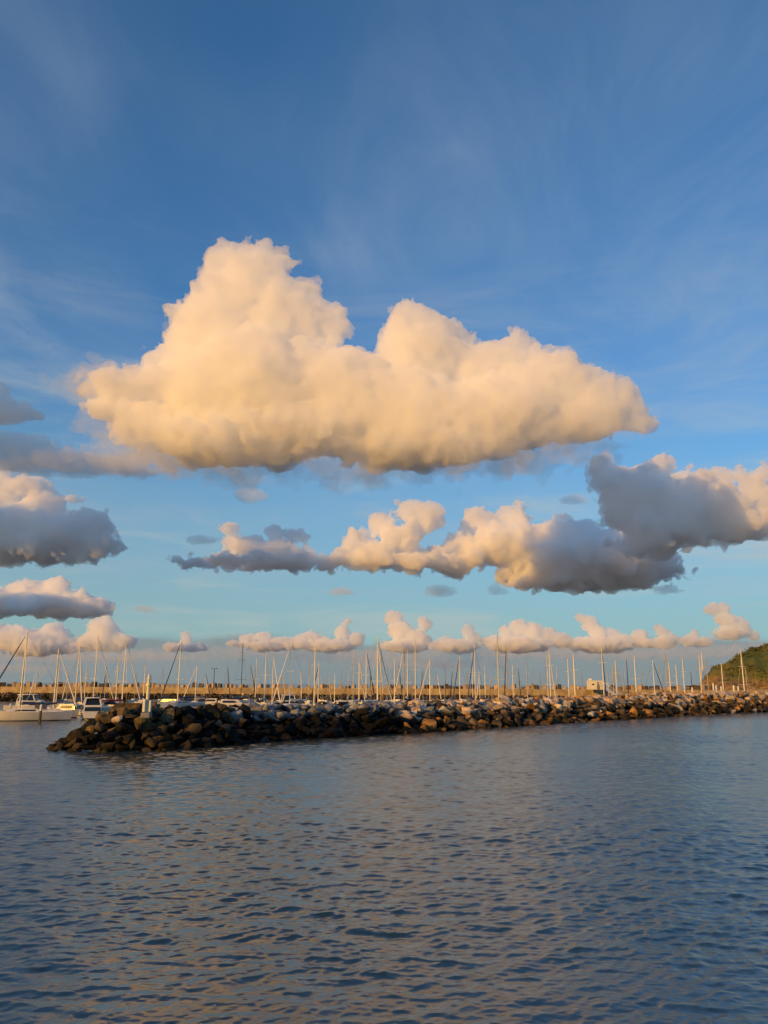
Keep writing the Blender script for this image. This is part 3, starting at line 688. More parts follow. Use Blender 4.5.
for i, (bx, tx, ty, d, look, off, fur) in enumerate(B1):
    x0, _ = xz(bx, 702, d); _, zt = xz(tx, ty, d)
    Lb = max(7.5, min(14, zt*0.80)); J = Lb*0.41
    if i == 0: Lb = 13.5; J = Lb*0.41
    cs = max(-1, min(1, off*d/F_PX/J)); th = math.acos(cs)*(1 if rg.random() < 0.5 else -1)
    if off == 0: th = R(90)*rg.choice((-1, 1)) + rg.uniform(-0.15, 0.15)
    if i == 0: th = math.pi + 0.47
    if i == 1: th = 0.36
    an = max((a for a in ANCH if a[0] <= bx + 0.01), key=lambda a: a[0]); last[an[1]] = last.get(an[1], 0) + 1
    if bx in SPECIAL:
        lab = SPECIAL[bx]
        if bx == an[0]: last[an[1]] = 0
    else:
        sail = {'navy': 'dark furled sail', 'white': 'white furled sail'}.get(fur, 'bare stay')
        mt_ = {'cream': 'golden', 'white': 'white', 'grey': 'thin grey', 'thick': 'thick golden'}[look]
        lab = 'yacht with %s mast and %s, %s right of the %s' % (mt_, sail, ORD[last[an[1]] - 1], an[1])
    hm_ = rg.choice((M_GEL, M_GEL, M_GEL, M_GELB, M_NAVY)); cv_ = rg.choice((M_BLUE, M_BLUE, M_SAIL, M_GREYC))
    if i in (0, 1): hm_ = M_GEL
    if bx == 122: cv_ = M_RED
    r_ = {'thick': 0.165, 'green': 0.17, 'grey': 0.07, 'black': 0.09}.get(look, 0.10 + 0.035*rg.random())
    if i == 0: r_ = 0.13
    yacht(x0, d, th, Lb, zt, lab, (M_MASTT if look == 'cream' and i % 3 == 1 and i > 8 else MM[look]), r_, hm_, {'navy': M_BLUE, 'white': M_SAIL}.get(fur), cv_, rg.choice((M_GREYC, M_BLUE, None)) if i > 1 else M_GREYC, rg.choice((1, 2)), mast_at=0.08)

# a farther rank of smaller yachts, thin masts between the others
far_x = [34, 66, 104, 134, 161, 204, 226, 249, 281, 300, 327, 341, 370, 399, 412, 423, 437, 445, 453, 467, 480, 492, 519, 541, 558, 583, 609, 625, 645, 662, 693]
for j, fx in enumerate(far_x):
    d = 226 + rg.uniform(-4, 12); ty = rg.uniform(663, 676)
    x0, _ = xz(fx, 702, d); _, zt = xz(fx, ty, d)
    an = max((a for a in ANCH if a[0] <= fx), key=lambda a: a[0]); 
    k_ = sum(1 for q in far_x[:j + 1] if q > an[0])
    yacht(x0, d, R(90)*rg.choice((-1, 1)) + rg.uniform(-0.5, 0.5), max(7, zt*0.82), zt, 'small far yacht with short thin mast, %s short mast right of the %s' % (ORD[k_ - 1], an[1]), rg.choice((M_MASTT, M_MASTT, M_STEEL, M_MAST)), 0.075, rg.choice((M_GEL, M_GELB, M_NAVY)), rg.choice((None, M_BLUE, M_SAIL)), rg.choice((M_BLUE, M_GREYC)), None, 1)

def motor_cruiser(x, y, rz, L, label, canopy=M_GLASS, fly=True, k=1.0):
    B = L*0.34; f = 0.09*L + 0.25
    t = root('motor_cruiser', (x, y, 0), rz, label, 'motor boat', 'motor cruisers moored in the marina')
    hull_parts(L, B, f, M_GEL, t, sheer=0.35, transom=0.9)
    cb = house('cabin', -L*0.30, L*0.26, B*0.43, f - 0.05, f + 1.15, M_GEL, t, rake=L*0.14, bev=0.08, tuck=0.86)
    bm = bmesh.new(); slab(bm, [(-L*0.305, -B*0.37, f + 0.2), (-L*0.31, -B*0.37, f + 0.2), (-L*0.31, B*0.37, f + 0.2), (-L*0.305, B*0.37, f + 0.2)],
                           [(-L*0.285, -B*0.33, f + 0.85), (-L*0.31 + 0.08, -B*0.33, f + 0.85), (-L*0.31 + 0.08, B*0.33, f + 0.85), (-L*0.285, B*0.33, f + 0.85)])
    bm_obj('stern_window', bm, M_GLASS, cb)
    for sd in (-1, 1):
        bm = bmesh.new(); y0 = sd*B*0.43
        slab(bm, [(-L*0.24, y0*0.98, f + 0.45), (L*0.08, y0*0.86, f + 0.45), (L*0.08, y0*0.90, f + 0.47), (-L*0.24, y0*1.0, f + 0.47)], [(-L*0.24, y0*0.88, f + 0.9), (L*0.03, y0*0.8, f + 0.9), (L*0.03, y0*0.86, f + 0.92), (-L*0.24, y0*0.93, f + 0.92)])
        bm_obj('side_window', bm, M_GLASS, cb)
    bm = bmesh.new(); slab(bm, [(L*0.245, -B*0.25, f + 0.25), (L*0.255, -B*0.25, f + 0.25), (L*0.255, B*0.25, f + 0.25), (L*0.245, B*0.25, f + 0.25)], [(L*0.145, -B*0.22, f + 1.0), (L*0.155, -B*0.22, f + 1.02), (L*0.155, B*0.22, f + 1.02), (L*0.145, B*0.22, f + 1.0)])
    bm_obj('windscreen', bm, M_GLASS, cb)
    if fly:
        # canvas enclosure between four posts, under a hard top
        z0, z1 = f + 1.15, f + 2.25
        bm = bmesh.new(); slab(bm, [(-L*0.27, -B*0.33, z0), (L*0.02, -B*0.33, z0), (L*0.02, B*0.33, z0), (-L*0.27, B*0.33, z0)], [(-L*0.24, -B*0.27, z1), (-L*0.02, -B*0.27, z1), (-L*0.02, B*0.27, z1), (-L*0.24, B*0.27, z1)])
        bm_obj('enclosure', bm, canopy, t)
        bm = bmesh.new()
        for sd in (-1, 1):
            for xa, xb in ((-0.28, -0.25), (0.03, -0.01)): tube(bm, [(L*xa, sd*B*0.375, z0 - 0.1), (L*xb, sd*B*0.30, z1)], 0.11, 7)
        bm_obj('arch', bm, M_GEL, t, smooth=True)
        bm = bmesh.new(); box(bm, (-L*0.13, 0, z1 + 0.08), (L*0.33, B*0.66, 0.16), 0, 0.06); bm_obj('hard_top', bm, M_GEL, t, smooth=True)
        bm = bmesh.new(); tube(bm, [(-L*0.13, 0, z1 + 0.1), (-L*0.15, 0, z1 + 1.6)], 0.03, 6); bm_obj('aerial', bm, M_MASTP, t)
    bm = bmesh.new(); box(bm, (-L*0.54, 0, 0.3), (L*0.1, B*0.8, 0.1), 0, 0.03); bm_obj('swim_platform', bm, M_TEAK, t)
    bm = bmesh.new()
    for sd in (-1, 1):
        tube(bm, [(L*0.1, sd*B*0.44, f + 0.75), (L*0.35, sd*B*0.27, f + 0.9), (L*0.5, 0, f + 1.0)], 0.03, 6)
        for u, w in ((0.1, 0.44), (0.22, 0.38), (0.35, 0.27)): tube(bm, [(L*u, sd*B*w, f + 0.1), (L*u, sd*B*w, f + 0.8)], 0.025, 5)
    bm_obj('bow_rail', bm, M_STEEL, t)
    return t
x0, _ = xz(81.5, 720, 132); motor_cruiser(x0, 136, R(114), 10.5, 'white motor cruiser stern on with dark canvas windows, beside the left yachts')
for px, d, rz, L, fl, lab in ((34, 165, R(12), 11, True, 'white flybridge cruiser behind the deck of the leftmost yacht'), (66, 150, R(170), 7.5, False, 'small open white cruiser between the yacht bow and the stern on cruiser'),
                          (168, 195, R(170), 9, False, 'low white motor cruiser just right of the beacon'), (233, 188, R(10), 10, False, 'white motor cruiser below the black mast'),
                          (283, 186, R(200), 9.5, True, 'white motor cruiser left of the grey boulders crest'), (346, 190, R(15), 8.5, False, 'white motor cruiser behind the grey boulders'),
                          (436, 200, R(165), 10, False, 'white motor cruiser right of the middle of the marina'), (208, 210, R(185), 8, False, 'small white motor boat behind the shaded black boulders')):
    x0, _ = xz(px, 705, d); motor_cruiser(x0, d, rz, L, lab, fly=fl)

# floating pontoons and their piles
M_FLOAT = worn('pontoon_deck', (0.28, 0.24, 0.19), (0.40, 0.35, 0.28), 0.85, 1.2)
def pontoon(p0, p1, w, label):
    d = Vector(p1) - Vector(p0); L = d.length; c = (Vector(p0) + Vector(p1))/2
    t = root('pontoon', (c.x, c.y, 0), math.atan2(d.y, d.x), label, 'pontoon')
    bm = bmesh.new(); n = int(L/3)
    for i in range(n): box(bm, (-L/2 + L*(i + 0.5)/n, 0, 0.48), (L/n - 0.04, w, 0.12), 0, 0.02)
    bm_obj('deck', bm, M_FLOAT, t)
    bm = bmesh.new()
    for i in range(n): box(bm, (-L/2 + L*(i + 0.5)/n, 0, 0.12), (L/n*0.7, w*0.86, 0.58), 0, 0.04)
    bm_obj('floats', bm, M_CONC, t)
a = at_z(-30, 716); b_ = at_z(128, 714); pontoon((a.x, 146, 0), (b_.x, 152, 0), 2.0, 'low floating pontoon behind the two left yachts')
pontoon((-75, 186, 0), (-5, 188, 0), 2.0, 'floating pontoon behind the beacon and the shaded black boulders')
pontoon((5, 184, 0), (95, 206, 0), 2.0, 'floating pontoon hidden mostly behind the right half of the breakwater')
M_PILE = worn('tarred_pile', (0.06, 0.045, 0.03), (0.15, 0.11, 0.07), 0.85, 2.5)
def pile(px, py_top, d, r, label, low=M_PILE):
    x0, zt = xz(px, py_top, d)
    t = root('mooring_pile', (x0, d, 0), 0, label, 'pile', 'mooring piles')
    bm = bmesh.new(); tube(bm, [(0, 0, -1.5), (0, 0, zt*0.62)], r*1.02, 12); bm_obj('post', bm, low, t, smooth=True)
    bm = bmesh.new(); tube(bm, [(0, 0, zt*0.62 + 0.002), (0, 0, zt - 0.25)], r*1.05, 12); bm_obj('sleeve', bm, M_GEL, t, smooth=True)
    bm = bmesh.new(); tube(bm, [(0, 0, zt - 0.25), (0, 0, zt)], [r*1.15, 0.03], 12); bm_obj('cap', bm, M_GEL, t, smooth=True)
pile(41.5, 704, 124, 0.2, 'dark mooring pile with white top, in front of the left yachts')
pile(102, 703.5, 149, 0.19, 'white topped mooring pile left of the red sail cover')
pile(132, 702, 153, 0.17, 'white topped mooring pile just left of the beacon')
pile(11, 703, 147, 0.17, 'white topped mooring pile behind the leftmost yacht')
for px, py, d in ((716, 685, 214), (713, 683, 222), (721, 686, 210), (733.5, 685, 208), (738, 686, 216), (692, 687, 214)):
    pile(px, py, d, 0.22, 'white topped mooring pile at the foot of the green hill')

# ------------------------------------------------------------------ beacon, lamp, hut, gangway
M_BEAC = worn('beacon_paint', (0.68, 0.63, 0.38), (0.78, 0.74, 0.52), 0.5, 2.0)
M_WHITE = worn('white_cabinet', (0.68, 0.64, 0.54), (0.80, 0.76, 0.66), 0.5, 1.5)
d = 73.5; x0, zt = xz(149.3, 674, d); _, zb = xz(149, 713, d)
t = root('beacon', (x0, d, zb), 0, 'white and yellow navigation beacon pole with two cabinets on the breakwater head', 'beacon')
hz = zt - zb
bm = bmesh.new(); box(bm, (0, 0, -0.2), (0.85, 0.8, 0.5), 0, 0.05); bm_obj('plinth', bm, M_GREYC, t)
bm = bmesh.new(); tube(bm, [(0, 0, 0.1), (0, 0, hz*0.55), (0, 0, hz - 0.45)], [0.15, 0.14, 0.11], 14); bm_obj('pole', bm, M_BEAC, t, smooth=True)
bm = bmesh.new(); tube(bm, [(0, 0, hz*0.70), (0, 0, hz*0.70 + 0.18)], 0.24, 14); tube(bm, [(0, 0, hz - 0.5), (0, 0, hz - 0.43)], 0.2, 14); bm_obj('collar', bm, M_BEAC, t)
bm = bmesh.new(); tube(bm, [(0, 0, hz - 0.43), (0, 0, hz - 0.15)], 0.11, 12); tube(bm, [(0, 0, hz - 0.15), (0, 0, hz)], [0.13, 0.03], 12); bm_obj('lantern', bm, M_WHITE, t, smooth=True)
for sx_, w_, h_ in ((-0.19, 0.25, 1.15), (0.25, 0.22, 1.05)):
    bm = bmesh.new(); box(bm, (sx_, -0.22 if sx_ < 0 else 0.1, 0.1 + h_/2), (w_, 0.35, h_), 0, 0.03); bm_obj('cabinet', bm, M_WHITE, t)
bm = bmesh.new()
for k in range(9): tube(bm, [(0.17, -0.12, 1.4 + k*0.26), (0.17, 0.12, 1.4 + k*0.26)], 0.015, 5)
tube(bm, [(0.17, -0.12, 1.3), (0.17, -0.12, 3.6)], 0.015, 5); tube(bm, [(0.17, 0.12, 1.3), (0.17, 0.12, 3.6)], 0.015, 5)
bm_obj('ladder', bm, M_STEEL, t)

d = 264; x0, zt = xz(214.5, 668.5, d)
t = root('lamp_post', (x0, d, 4.2), 0, 'thin dark lamp post on the sea wall, left of the black mast', 'lamp post')
bm = bmesh.new(); tube(bm, [(0, 0, 0), (0, 0, zt - 4.2)], [0.16, 0.10], 8); bm_obj('pole', bm, M_MASTD, t)
bm = bmesh.new(); tube(bm, [(-0.9, 0, zt - 4.25), (0.9, 0, zt - 4.25)], 0.06, 6); bm_obj('arm', bm, M_MASTD, t)
for sd in (-1, 1):
    bm = bmesh.new(); box(bm, (sd*0.75, 0, zt - 4.1), (0.6, 0.35, 0.18), 0, 0.04); bm_obj('lamp_head', bm, M_GREYC, t)

d = 258.5; x0, z0 = xz(588, 688, d); x1, z1 = xz(601.5, 681, d); _, z2 = xz(590, 679, d)
t = root('hut', ((x0 + x1)/2, d, 4.62), 0.05, 'small flat roofed white hut on the sea wall, right of centre', 'hut')
w = x1 - x0; hh = z1 - 4.62
bm = bmesh.new(); box(bm, (0, 0, hh/2), (w, 2.4, hh), 0, 0.03); bw = bm_obj('wall', bm, M_WHITE, t)
bm = bmesh.new(); box(bm, (0.0, 0, hh + 0.08), (w + 0.3, 2.8, 0.16), 0, 0.02); bm_obj('roof', bm, M_WHITE, t)
bm = bmesh.new(); box(bm, (-w*0.33, 0, hh + 0.16 + (z2 - z1)/2), (w*0.24, 1.0, z2 - z1), 0, 0.05, 0.8); bm_obj('roof_vent', bm, M_WHITE, t)
bm = bmesh.new(); box(bm, (w*0.18, -1.205, hh*0.45), (0.85, 0.05, hh*0.85), 0, 0.01); bm_obj('door', bm, M_GREYC, bw)
bm = bmesh.new(); box(bm, (-w*0.2, -1.205, hh*0.6), (0.7, 0.05, 0.5), 0, 0.01); bm_obj('window', bm, M_GLASS, bw)

p0 = at_y(602, 685.5, 257); p1 = at_y(624, 702, 208)
p1.z = max(0.7, p1.z)
t = root('gangway', tuple((p0 + p1)/2), 0, 'pale sloping gangway from the sea wall by the hut down to the pontoon', 'gangway')
M0 = Matrix.Translation(-(p0 + p1)/2); dv = (p1 - p0); sd_ = dv.cross(Vector((0, 0, 1))).normalized()
bm = bmesh.new(); a = M0 @ p0; b_ = M0 @ p1; up = Vector((0, 0, 0.12))
slab(bm, [a - sd_*0.7, a + sd_*0.7, b_ + sd_*0.7, b_ - sd_*0.7], [a - sd_*0.7 + up, a + sd_*0.7 + up, b_ + sd_*0.7 + up, b_ - sd_*0.7 + up]); bm_obj('walkway', bm, M_MASTP, t)
for sg in (-1, 1):
    bm = bmesh.new(); q0, q1 = a + sd_*0.72*sg, b_ + sd_*0.72*sg; u1 = Vector((0, 0, 1.1))
    tube(bm, [tuple(q0 + u1), tuple(q1 + u1)], 0.07, 6)
    for k in range(14):
        q = q0.lerp(q1, k/13); tube(bm, [tuple(q), tuple(q + u1)], 0.05, 5)
        if k < 13: tube(bm, [tuple(q), tuple(q0.lerp(q1, (k+1)/13) + u1)], 0.035, 5)
    bm_obj('handrail', bm, M_MASTP, t)
# ------------------------------------------------------------------ clouds
def cloud_material(name, density, color=(0.995, 0.995, 0.995), aniso=0.0):
    m = bpy.data.materials.new(name); m.use_nodes = True
    nt = m.node_tree; nt.nodes.clear()
    o = nt.nodes.new('ShaderNodeOutputMaterial'); v = nt.nodes.new('ShaderNodeVolumeScatter')
    v.inputs['Color'].default_value = (*color, 1); v.inputs['Density'].default_value = density
    v.inputs['Anisotropy'].default_value = aniso
    nt.links.new(v.outputs[0], o.inputs['Volume'])
    return m

def cloud_mesh(name, balls, voxel, billow, base=None, seed=0.0, rag=0.0, amp=0.6):
    """iso-surface of blended ellipsoids, swollen into billows; real geometry of a real size"""
    ng = bpy.data.node_groups.new(name, 'GeometryNodeTree')
    ng.interface.new_socket('Geometry', in_out='OUTPUT', socket_type='NodeSocketGeometry')
    nn, ll = ng.nodes, ng.links
    def mth(op, a, b=None, c=None):
        n = nn.new('ShaderNodeMath'); n.operation = op
        for i, v in enumerate((a, b, c)):
            if v is None: continue
            if isinstance(v, (int, float)): n.inputs[i].default_value = v
            else: ll.new(v, n.inputs[i])
        return n.outputs[0]
    def vm(op, a, b=None):
        n = nn.new('ShaderNodeVectorMath'); n.operation = op
        for i, v in enumerate((a, b)):
            if v is None: continue
            if isinstance(v, (tuple, list, Vector)): n.inputs[i].default_value = tuple(v)
            else: ll.new(v, n.inputs[i])
        return n
    pos = nn.new('GeometryNodeInputPosition').outputs[0]
    # warp the space a little so that the ellipsoids lose their outline
    nz = nn.new('ShaderNodeTexNoise'); nz.inputs['Scale'].default_value = 1/(billow*3.0); nz.inputs['Detail'].default_value = 3
    ll.new(vm('ADD', pos, (seed*977, seed*311, seed*55)).outputs[0], nz.inputs['Vector'])
    wv = vm('SUBTRACT', nz.outputs['Color'], (0.5, 0.5, 0.5)).outputs[0]
    sc = vm('SCALE', wv); sc.inputs['Scale'].default_value = billow*1.6
    p = vm('ADD', pos, sc.outputs[0]).outputs[0]
    sdf = None
    for (c, r) in balls:
        q = vm('SUBTRACT', p, c).outputs[0]
        q = vm('DIVIDE', q, r).outputs[0]
        l = vm('LENGTH', q).outputs['Value']
        d = mth('MULTIPLY', mth('SUBTRACT', l, 1.0), float(min(r)))
        if sdf is None: sdf = d
        else: sdf = mth('SMOOTH_MIN', sdf, d, billow*0.6)
    wide = sdf
    if base is not None:
        nb_ = nn.new('ShaderNodeTexNoise'); nb_.inputs['Scale'].default_value = 1/(billow*3.2); nb_.inputs['Detail'].default_value = 4
        ll.new(vm('ADD', pos, (seed*31, seed*7, seed)).outputs[0], nb_.inputs['Vector'])
        bb = mth('ADD', mth('MULTIPLY', mth('SUBTRACT', nb_.outputs[0], 0.5), billow*4.5), base)
        sdf = mth('SMOOTH_MAX', sdf, mth('SUBTRACT', bb, vm('DOT_PRODUCT', p, (0, 0, 1)).outputs['Value']), billow*1.3)
    s, a = billow, billow*amp
    for k in range(5):
        vo = nn.new('ShaderNodeTexVoronoi'); vo.feature = 'SMOOTH_F1' if k < 2 else 'F1'
        vo.inputs['Scale'].default_value = 1/s
        ll.new(vm('ADD', p if k else p, (seed*131+k*17.3*billow, seed*57, k*5.1*billow)).outputs[0], vo.inputs['Vector'])
        sdf = mth('ADD', sdf, mth('MULTIPLY', mth('SUBTRACT', vo.outputs['Distance'], 0.5), a))
        s *= 0.48; a *= 0.58
    if rag:
        n3 = nn.new('ShaderNodeTexNoise'); n3.inputs['Scale'].default_value = 1/(billow*0.7); n3.inputs['Detail'].default_value = 6; n3.inputs['Roughness'].default_value = 0.65
        ll.new(vm('ADD', pos, (seed*77, 5*seed, 9.0)).outputs[0], n3.inputs['Vector'])
        sdf = mth('ADD', sdf, mth('MULTIPLY', mth('SUBTRACT', n3.outputs[0], 0.5), billow*rag))
        n6 = nn.new('ShaderNodeTexNoise'); n6.inputs['Scale'].default_value = 1/(billow*1.9); n6.inputs['Detail'].default_value = 2
        ll.new(vm('ADD', pos, (seed*17, 3*seed, 99.0)).outputs[0], n6.inputs['Vector'])
        sdf = mth('ADD', sdf, mth('MULTIPLY', mth('SUBTRACT', n6.outputs[0], 0.48), billow*max(0, rag - 1.0)*2.6))
    dens = mth('SUBTRACT', 0.5, mth('DIVIDE', sdf, 4*voxel))
    cl = nn.new('ShaderNodeClamp'); ll.new(dens, cl.inputs[0])
    lo = np.min([np.array(c) - np.array(r) for c, r in balls], 0) - billow*1.1
    hi = np.max([np.array(c) + np.array(r) for c, r in balls], 0) + billow*1.1
    vc = nn.new('GeometryNodeVolumeCube')
    ll.new(cl.outputs[0], vc.inputs['Density'])
    vc.inputs['Min'].default_value = lo; vc.inputs['Max'].default_value = hi
    for i, ax in enumerate('XYZ'): vc.inputs['Resolution ' + ax].default_value = int(max(8, (hi[i]-lo[i])/(voxel*(1.5 if ax == 'Y' else 1.0))))
    v2 = nn.new('GeometryNodeVolumeToMesh'); v2.inputs['Threshold'].default_value = 0.5
    ll.new(vc.outputs[0], v2.inputs[0])
    go = nn.new('NodeGroupOutput'); ll.new(v2.outputs[0], go.inputs[0])
    tmp = bpy.data.objects.new('tmp', bpy.data.meshes.new('tmp')); COL.objects.link(tmp)
    md = tmp.modifiers.new('g', 'NODES'); md.node_group = ng
    dg = bpy.context.evaluated_depsgraph_get()
    me = bpy.data.meshes.new_from_object(tmp.evaluated_get(dg), depsgraph=dg)
    bpy.data.objects.remove(tmp); bpy.data.node_groups.remove(ng)
    me.name = name
    me.shade_smooth()
    return me

def cloud(label, Y, blobs, voxel_px, billow_px, mat, base_py=None, base_px=384, seed=0.0, rag=0.0, group=None, depth=0.8, amp=0.6):
    """blobs: (px, py, rx, ry[, depth offset, depth radius]) in photograph pixels at forward distance Y"""
    k = Y/F_PX
    balls = []
    for b in blobs:
        px, py, rx, ry = b[:4]
        dy = (b[4] if len(b) > 4 else 0)*k
        rd = (b[5] if len(b) > 5 else max(rx, ry)*depth)*k
        c = at_y(px, py, Y + dy)
        balls.append((tuple(c), (rx*k, rd, ry*k)))
    base = at_y(base_px, base_py, Y).z if base_py is not None else None
    me = cloud_mesh('cloud', balls, voxel_px*k, billow_px*k, base, seed, rag, amp)
    o = bpy.data.objects.new('cloud', me); COL.objects.link(o)
    cen = sum((Vector(b[0]) for b in balls), Vector())/len(balls)
    me.transform(Matrix.Translation(-cen)); o.location = cen
    me.materials.clear(); me.materials.append(mat)
    print('cloud', len(me.polygons))
    return tag(o, label, 'cloud', group)

M_CLOUD = cloud_material('cloud_bright', 0.018)
M_CLOUD_FAR = cloud_material('cloud_far', 0.018)
M_ROW = cloud_material('cloud_row', 0.010)
M_CLOUD_THIN = cloud_material('cloud_thin', 0.0045)

big = cloud('huge golden cumulus cloud with a tall rounded tower, high in the middle of the sky', 4500, [
    (240, 292, 44, 50), (258, 268, 34, 34), (225, 264, 26, 28), (283, 312, 46, 40), (215, 330, 52, 46), (313, 287, 7, 7),
    (318, 330, 28, 28), (184, 370, 42, 30), (130, 388, 50, 16), (250, 385, 95, 62), (330, 395, 80, 48), (150, 425, 46, 24), (120,410,30,10),
    (220, 440, 80, 26), (300, 430, 80, 32), (408, 322, 24, 26), (420, 350, 50, 46), (450, 352, 30, 32), (490, 368, 44, 32), (515, 352, 24, 20),
    (550, 385, 52, 34), (595, 395, 38, 30), (625, 402, 24, 22), (640, 420, 16, 9), (400, 415, 85, 48), (500, 415, 75, 40), (570, 420, 50, 22),
    (400, 452, 60, 20), (460, 455, 60, 20)],
    2.0, 22, M_CLOUD, base_py=468, seed=1.0, rag=1.0, depth=0.55, amp=0.42)
M_WISP = cloud_material('cloud_wisp', 0.0022)
wsp = cloud('w', 4560, [(110, 385, 46, 12), (130, 418, 46, 18), (150, 452, 60, 14), (200, 460, 60, 12), (95, 372, 26, 8), (180, 345, 30, 18), (560, 440, 60, 12), (260, 464, 60, 12),
    (470, 460, 70, 12), (400, 460, 60, 14), (440, 458, 70, 14), (370, 458, 40, 12), (340, 466, 60, 10), (150, 400, 60, 20), (520, 458, 50, 10)], 2.8, 16, M_WISP, seed=12.0, rag=2.2)
wsp.name = 'wisps'; del wsp['label']; del wsp['category']; wsp.location = wsp.location - big.location; wsp.parent = big

cloud('broad slate grey cloud with a lit pale crown, right edge of the sky', 6000, [
    (640, 495, 40, 32), (606, 472, 20, 16), (618, 490, 28, 22), (690, 495, 40, 26), (662, 464, 15, 11), (700, 505, 46, 30), (730, 482, 20, 13), (754, 488, 18, 18), (772, 505, 18, 18), (735, 522, 40, 20),
    (685, 530, 44, 20), (640, 520, 30, 20), (655, 540, 36, 14)],
    2.4, 14, M_CLOUD_FAR, base_py=552, seed=2.0, rag=2.0)
cloud('grey and peach cumulus below the right end of the golden cloud', 7900, [
    (600, 558, 66, 28), (545, 552, 34, 28), (560, 572, 40, 22), (500, 545, 36, 24), (480, 520, 18, 15), (515, 518, 16, 14), (540, 575, 34, 12), (625, 572, 48, 15),
    (590, 538, 22, 16), (455, 562, 32, 10), (560, 530, 16, 14), (528, 590, 20, 6), (470, 548, 22, 14), (660, 560, 20, 12)],
    2.2, 12, M_CLOUD_FAR, base_py=590, seed=3.0, rag=2.0)
cloud('peach cumulus with a rounded head, middle of the lower row under the golden cloud', 7600, [
    (408, 510, 14, 12), (425, 518, 17, 17), (400, 538, 24, 16), (372, 556, 30, 14), (338, 564, 22, 8), (418, 562, 34, 9), (380, 528, 12, 12), (358, 540, 14, 12)],
    2.0, 10, M_CLOUD_FAR, base_py=577, seed=4.0, rag=2.0)
cloud('small peach cumulus with a flat dark grey base, left of the rounded peach one', 7600, [
    (226, 530, 10, 9), (236, 542, 14, 12), (252, 546, 18, 11), (275, 548, 22, 9), (274, 534, 10, 8), (296, 536, 10, 7), (300, 556, 16, 8), (225, 563, 34, 4), (270, 562, 40, 7), (200, 560, 18, 3)],
    1.8, 8, M_CLOUD_FAR, base_py=572, seed=5.0, rag=2.0)
cloud('dark grey cloud scrap cut by the left edge, above the mauve streak', 5600, [
    (-6, 408, 28, 16), (16, 412, 20, 11), (34, 415, 12, 6), (-5, 392, 16, 10)], 2.2, 10, M_CLOUD, seed=6.0, rag=0.9)
cloud('long thin mauve cloud streak left of the golden cloud', 5400, [
    (10, 450, 50, 16), (60, 462, 50, 10), (110, 466, 40, 7), (-20, 446, 40, 16), (150, 462, 34, 5)], 2.4, 14, M_CLOUD_THIN, seed=7.0, rag=0.9)
cloud('heavy grey cumulus with a peach top at the left edge of the sky', 6400, [
    (22, 486, 22, 13), (-2, 494, 24, 20), (44, 506, 22, 16), (60, 533, 44, 22), (10, 535, 56, 26), (100, 524, 17, 10), (85, 542, 28, 14), (70, 500, 9, 8), (34, 552, 46, 12)],
    2.4, 12, M_CLOUD_FAR, base_py=566, seed=8.0, rag=2.0)
cloud('low grey cumulus with two pale lit heads, left edge over the marina', 9500, [
    (22, 592, 19, 13), (57, 589, 14, 12), (40, 606, 44, 12), (92, 606, 20, 11), (-10, 604, 30, 14), (76, 600, 16, 10)],
    1.8, 9, M_CLOUD_FAR, base_py=622, seed=9.0, rag=1.8)
cloud('pale pink cloud bank directly over the leftmost yacht masts', 13000, [
    (20, 640, 36, 11), (-10, 636, 24, 13), (52, 636, 16, 12), (40, 648, 36, 7)], 1.4, 7, M_ROW, seed=10.0, rag=1.8)
cloud('single pink cumulus puff, second from the left just above the masts', 13000, [
    (103, 630, 15, 15), (92, 643, 18, 9), (118, 642, 14, 9)], 1.4, 7, M_ROW, seed=11.0, rag=1.8)
M_STRATA = cloud_material('cloud_strata', 0.0003)
ROW = [
    ('faint small cloud behind the masts right of the beacon', [(186, 640, 7, 9), (176, 647, 14, 5), (192, 648, 18, 5)]),
    ('long low peach cloud with a lit ridge over the middle-left masts', [(250, 638, 10, 5), (262, 637, 10, 6), (240, 644, 14, 4), (280, 641, 14, 6), (296, 639, 7, 5), (310, 637, 12, 6), (322, 640, 8, 6), (342, 632, 8, 9), (356, 640, 10, 8), (330, 646, 26, 7), (300, 645, 20, 6), (268, 646, 26, 6), (348, 622, 4, 3)]),
    ('tall bright cumulus puff on the horizon just left of the middle', [(394, 618, 9, 9), (400, 630, 14, 10), (412, 636, 13, 8), (424, 624, 7, 9), (420, 640, 12, 9), (404, 646, 26, 7)]),
    ('rounded peach cumulus right of the tall puff', [(446, 641, 9, 6), (468, 631, 7, 8), (474, 639, 9, 8), (438, 645, 11, 6), (458, 646, 24, 7)]),
    ('wide bright cumulus over the middle-right masts', [(494, 640, 12, 6), (506, 634, 8, 8), (518, 628, 10, 10), (532, 632, 12, 11), (548, 636, 10, 10), (562, 641, 12, 8), (520, 645, 34, 8)]),
    ('pale cumulus with a leaning head, right of centre above the masts', [(580, 618, 7, 6), (590, 624, 9, 9), (598, 633, 10, 8), (612, 634, 8, 7), (572, 643, 12, 5), (626, 640, 12, 6), (646, 643, 14, 6), (600, 645, 34, 8), (640, 636, 9, 7)]),
    ('small round cumulus between two wider ones on the right', [(660, 631, 7, 7), (667, 634, 7, 6), (664, 642, 13, 7), (674, 640, 9, 6)]),
    ('smallest cumulus of the row, left of the big one by the hill', [(694, 634, 7, 6), (700, 641, 9, 4), (688, 641, 10, 6), (704, 642, 10, 6)]),
    ('large bright cumulus above the green hill', [(712, 609, 9, 7), (722, 610, 9, 8), (726, 620, 13, 8), (740, 626, 10, 9), (752, 635, 7, 7), (730, 633, 18, 7)]),
]
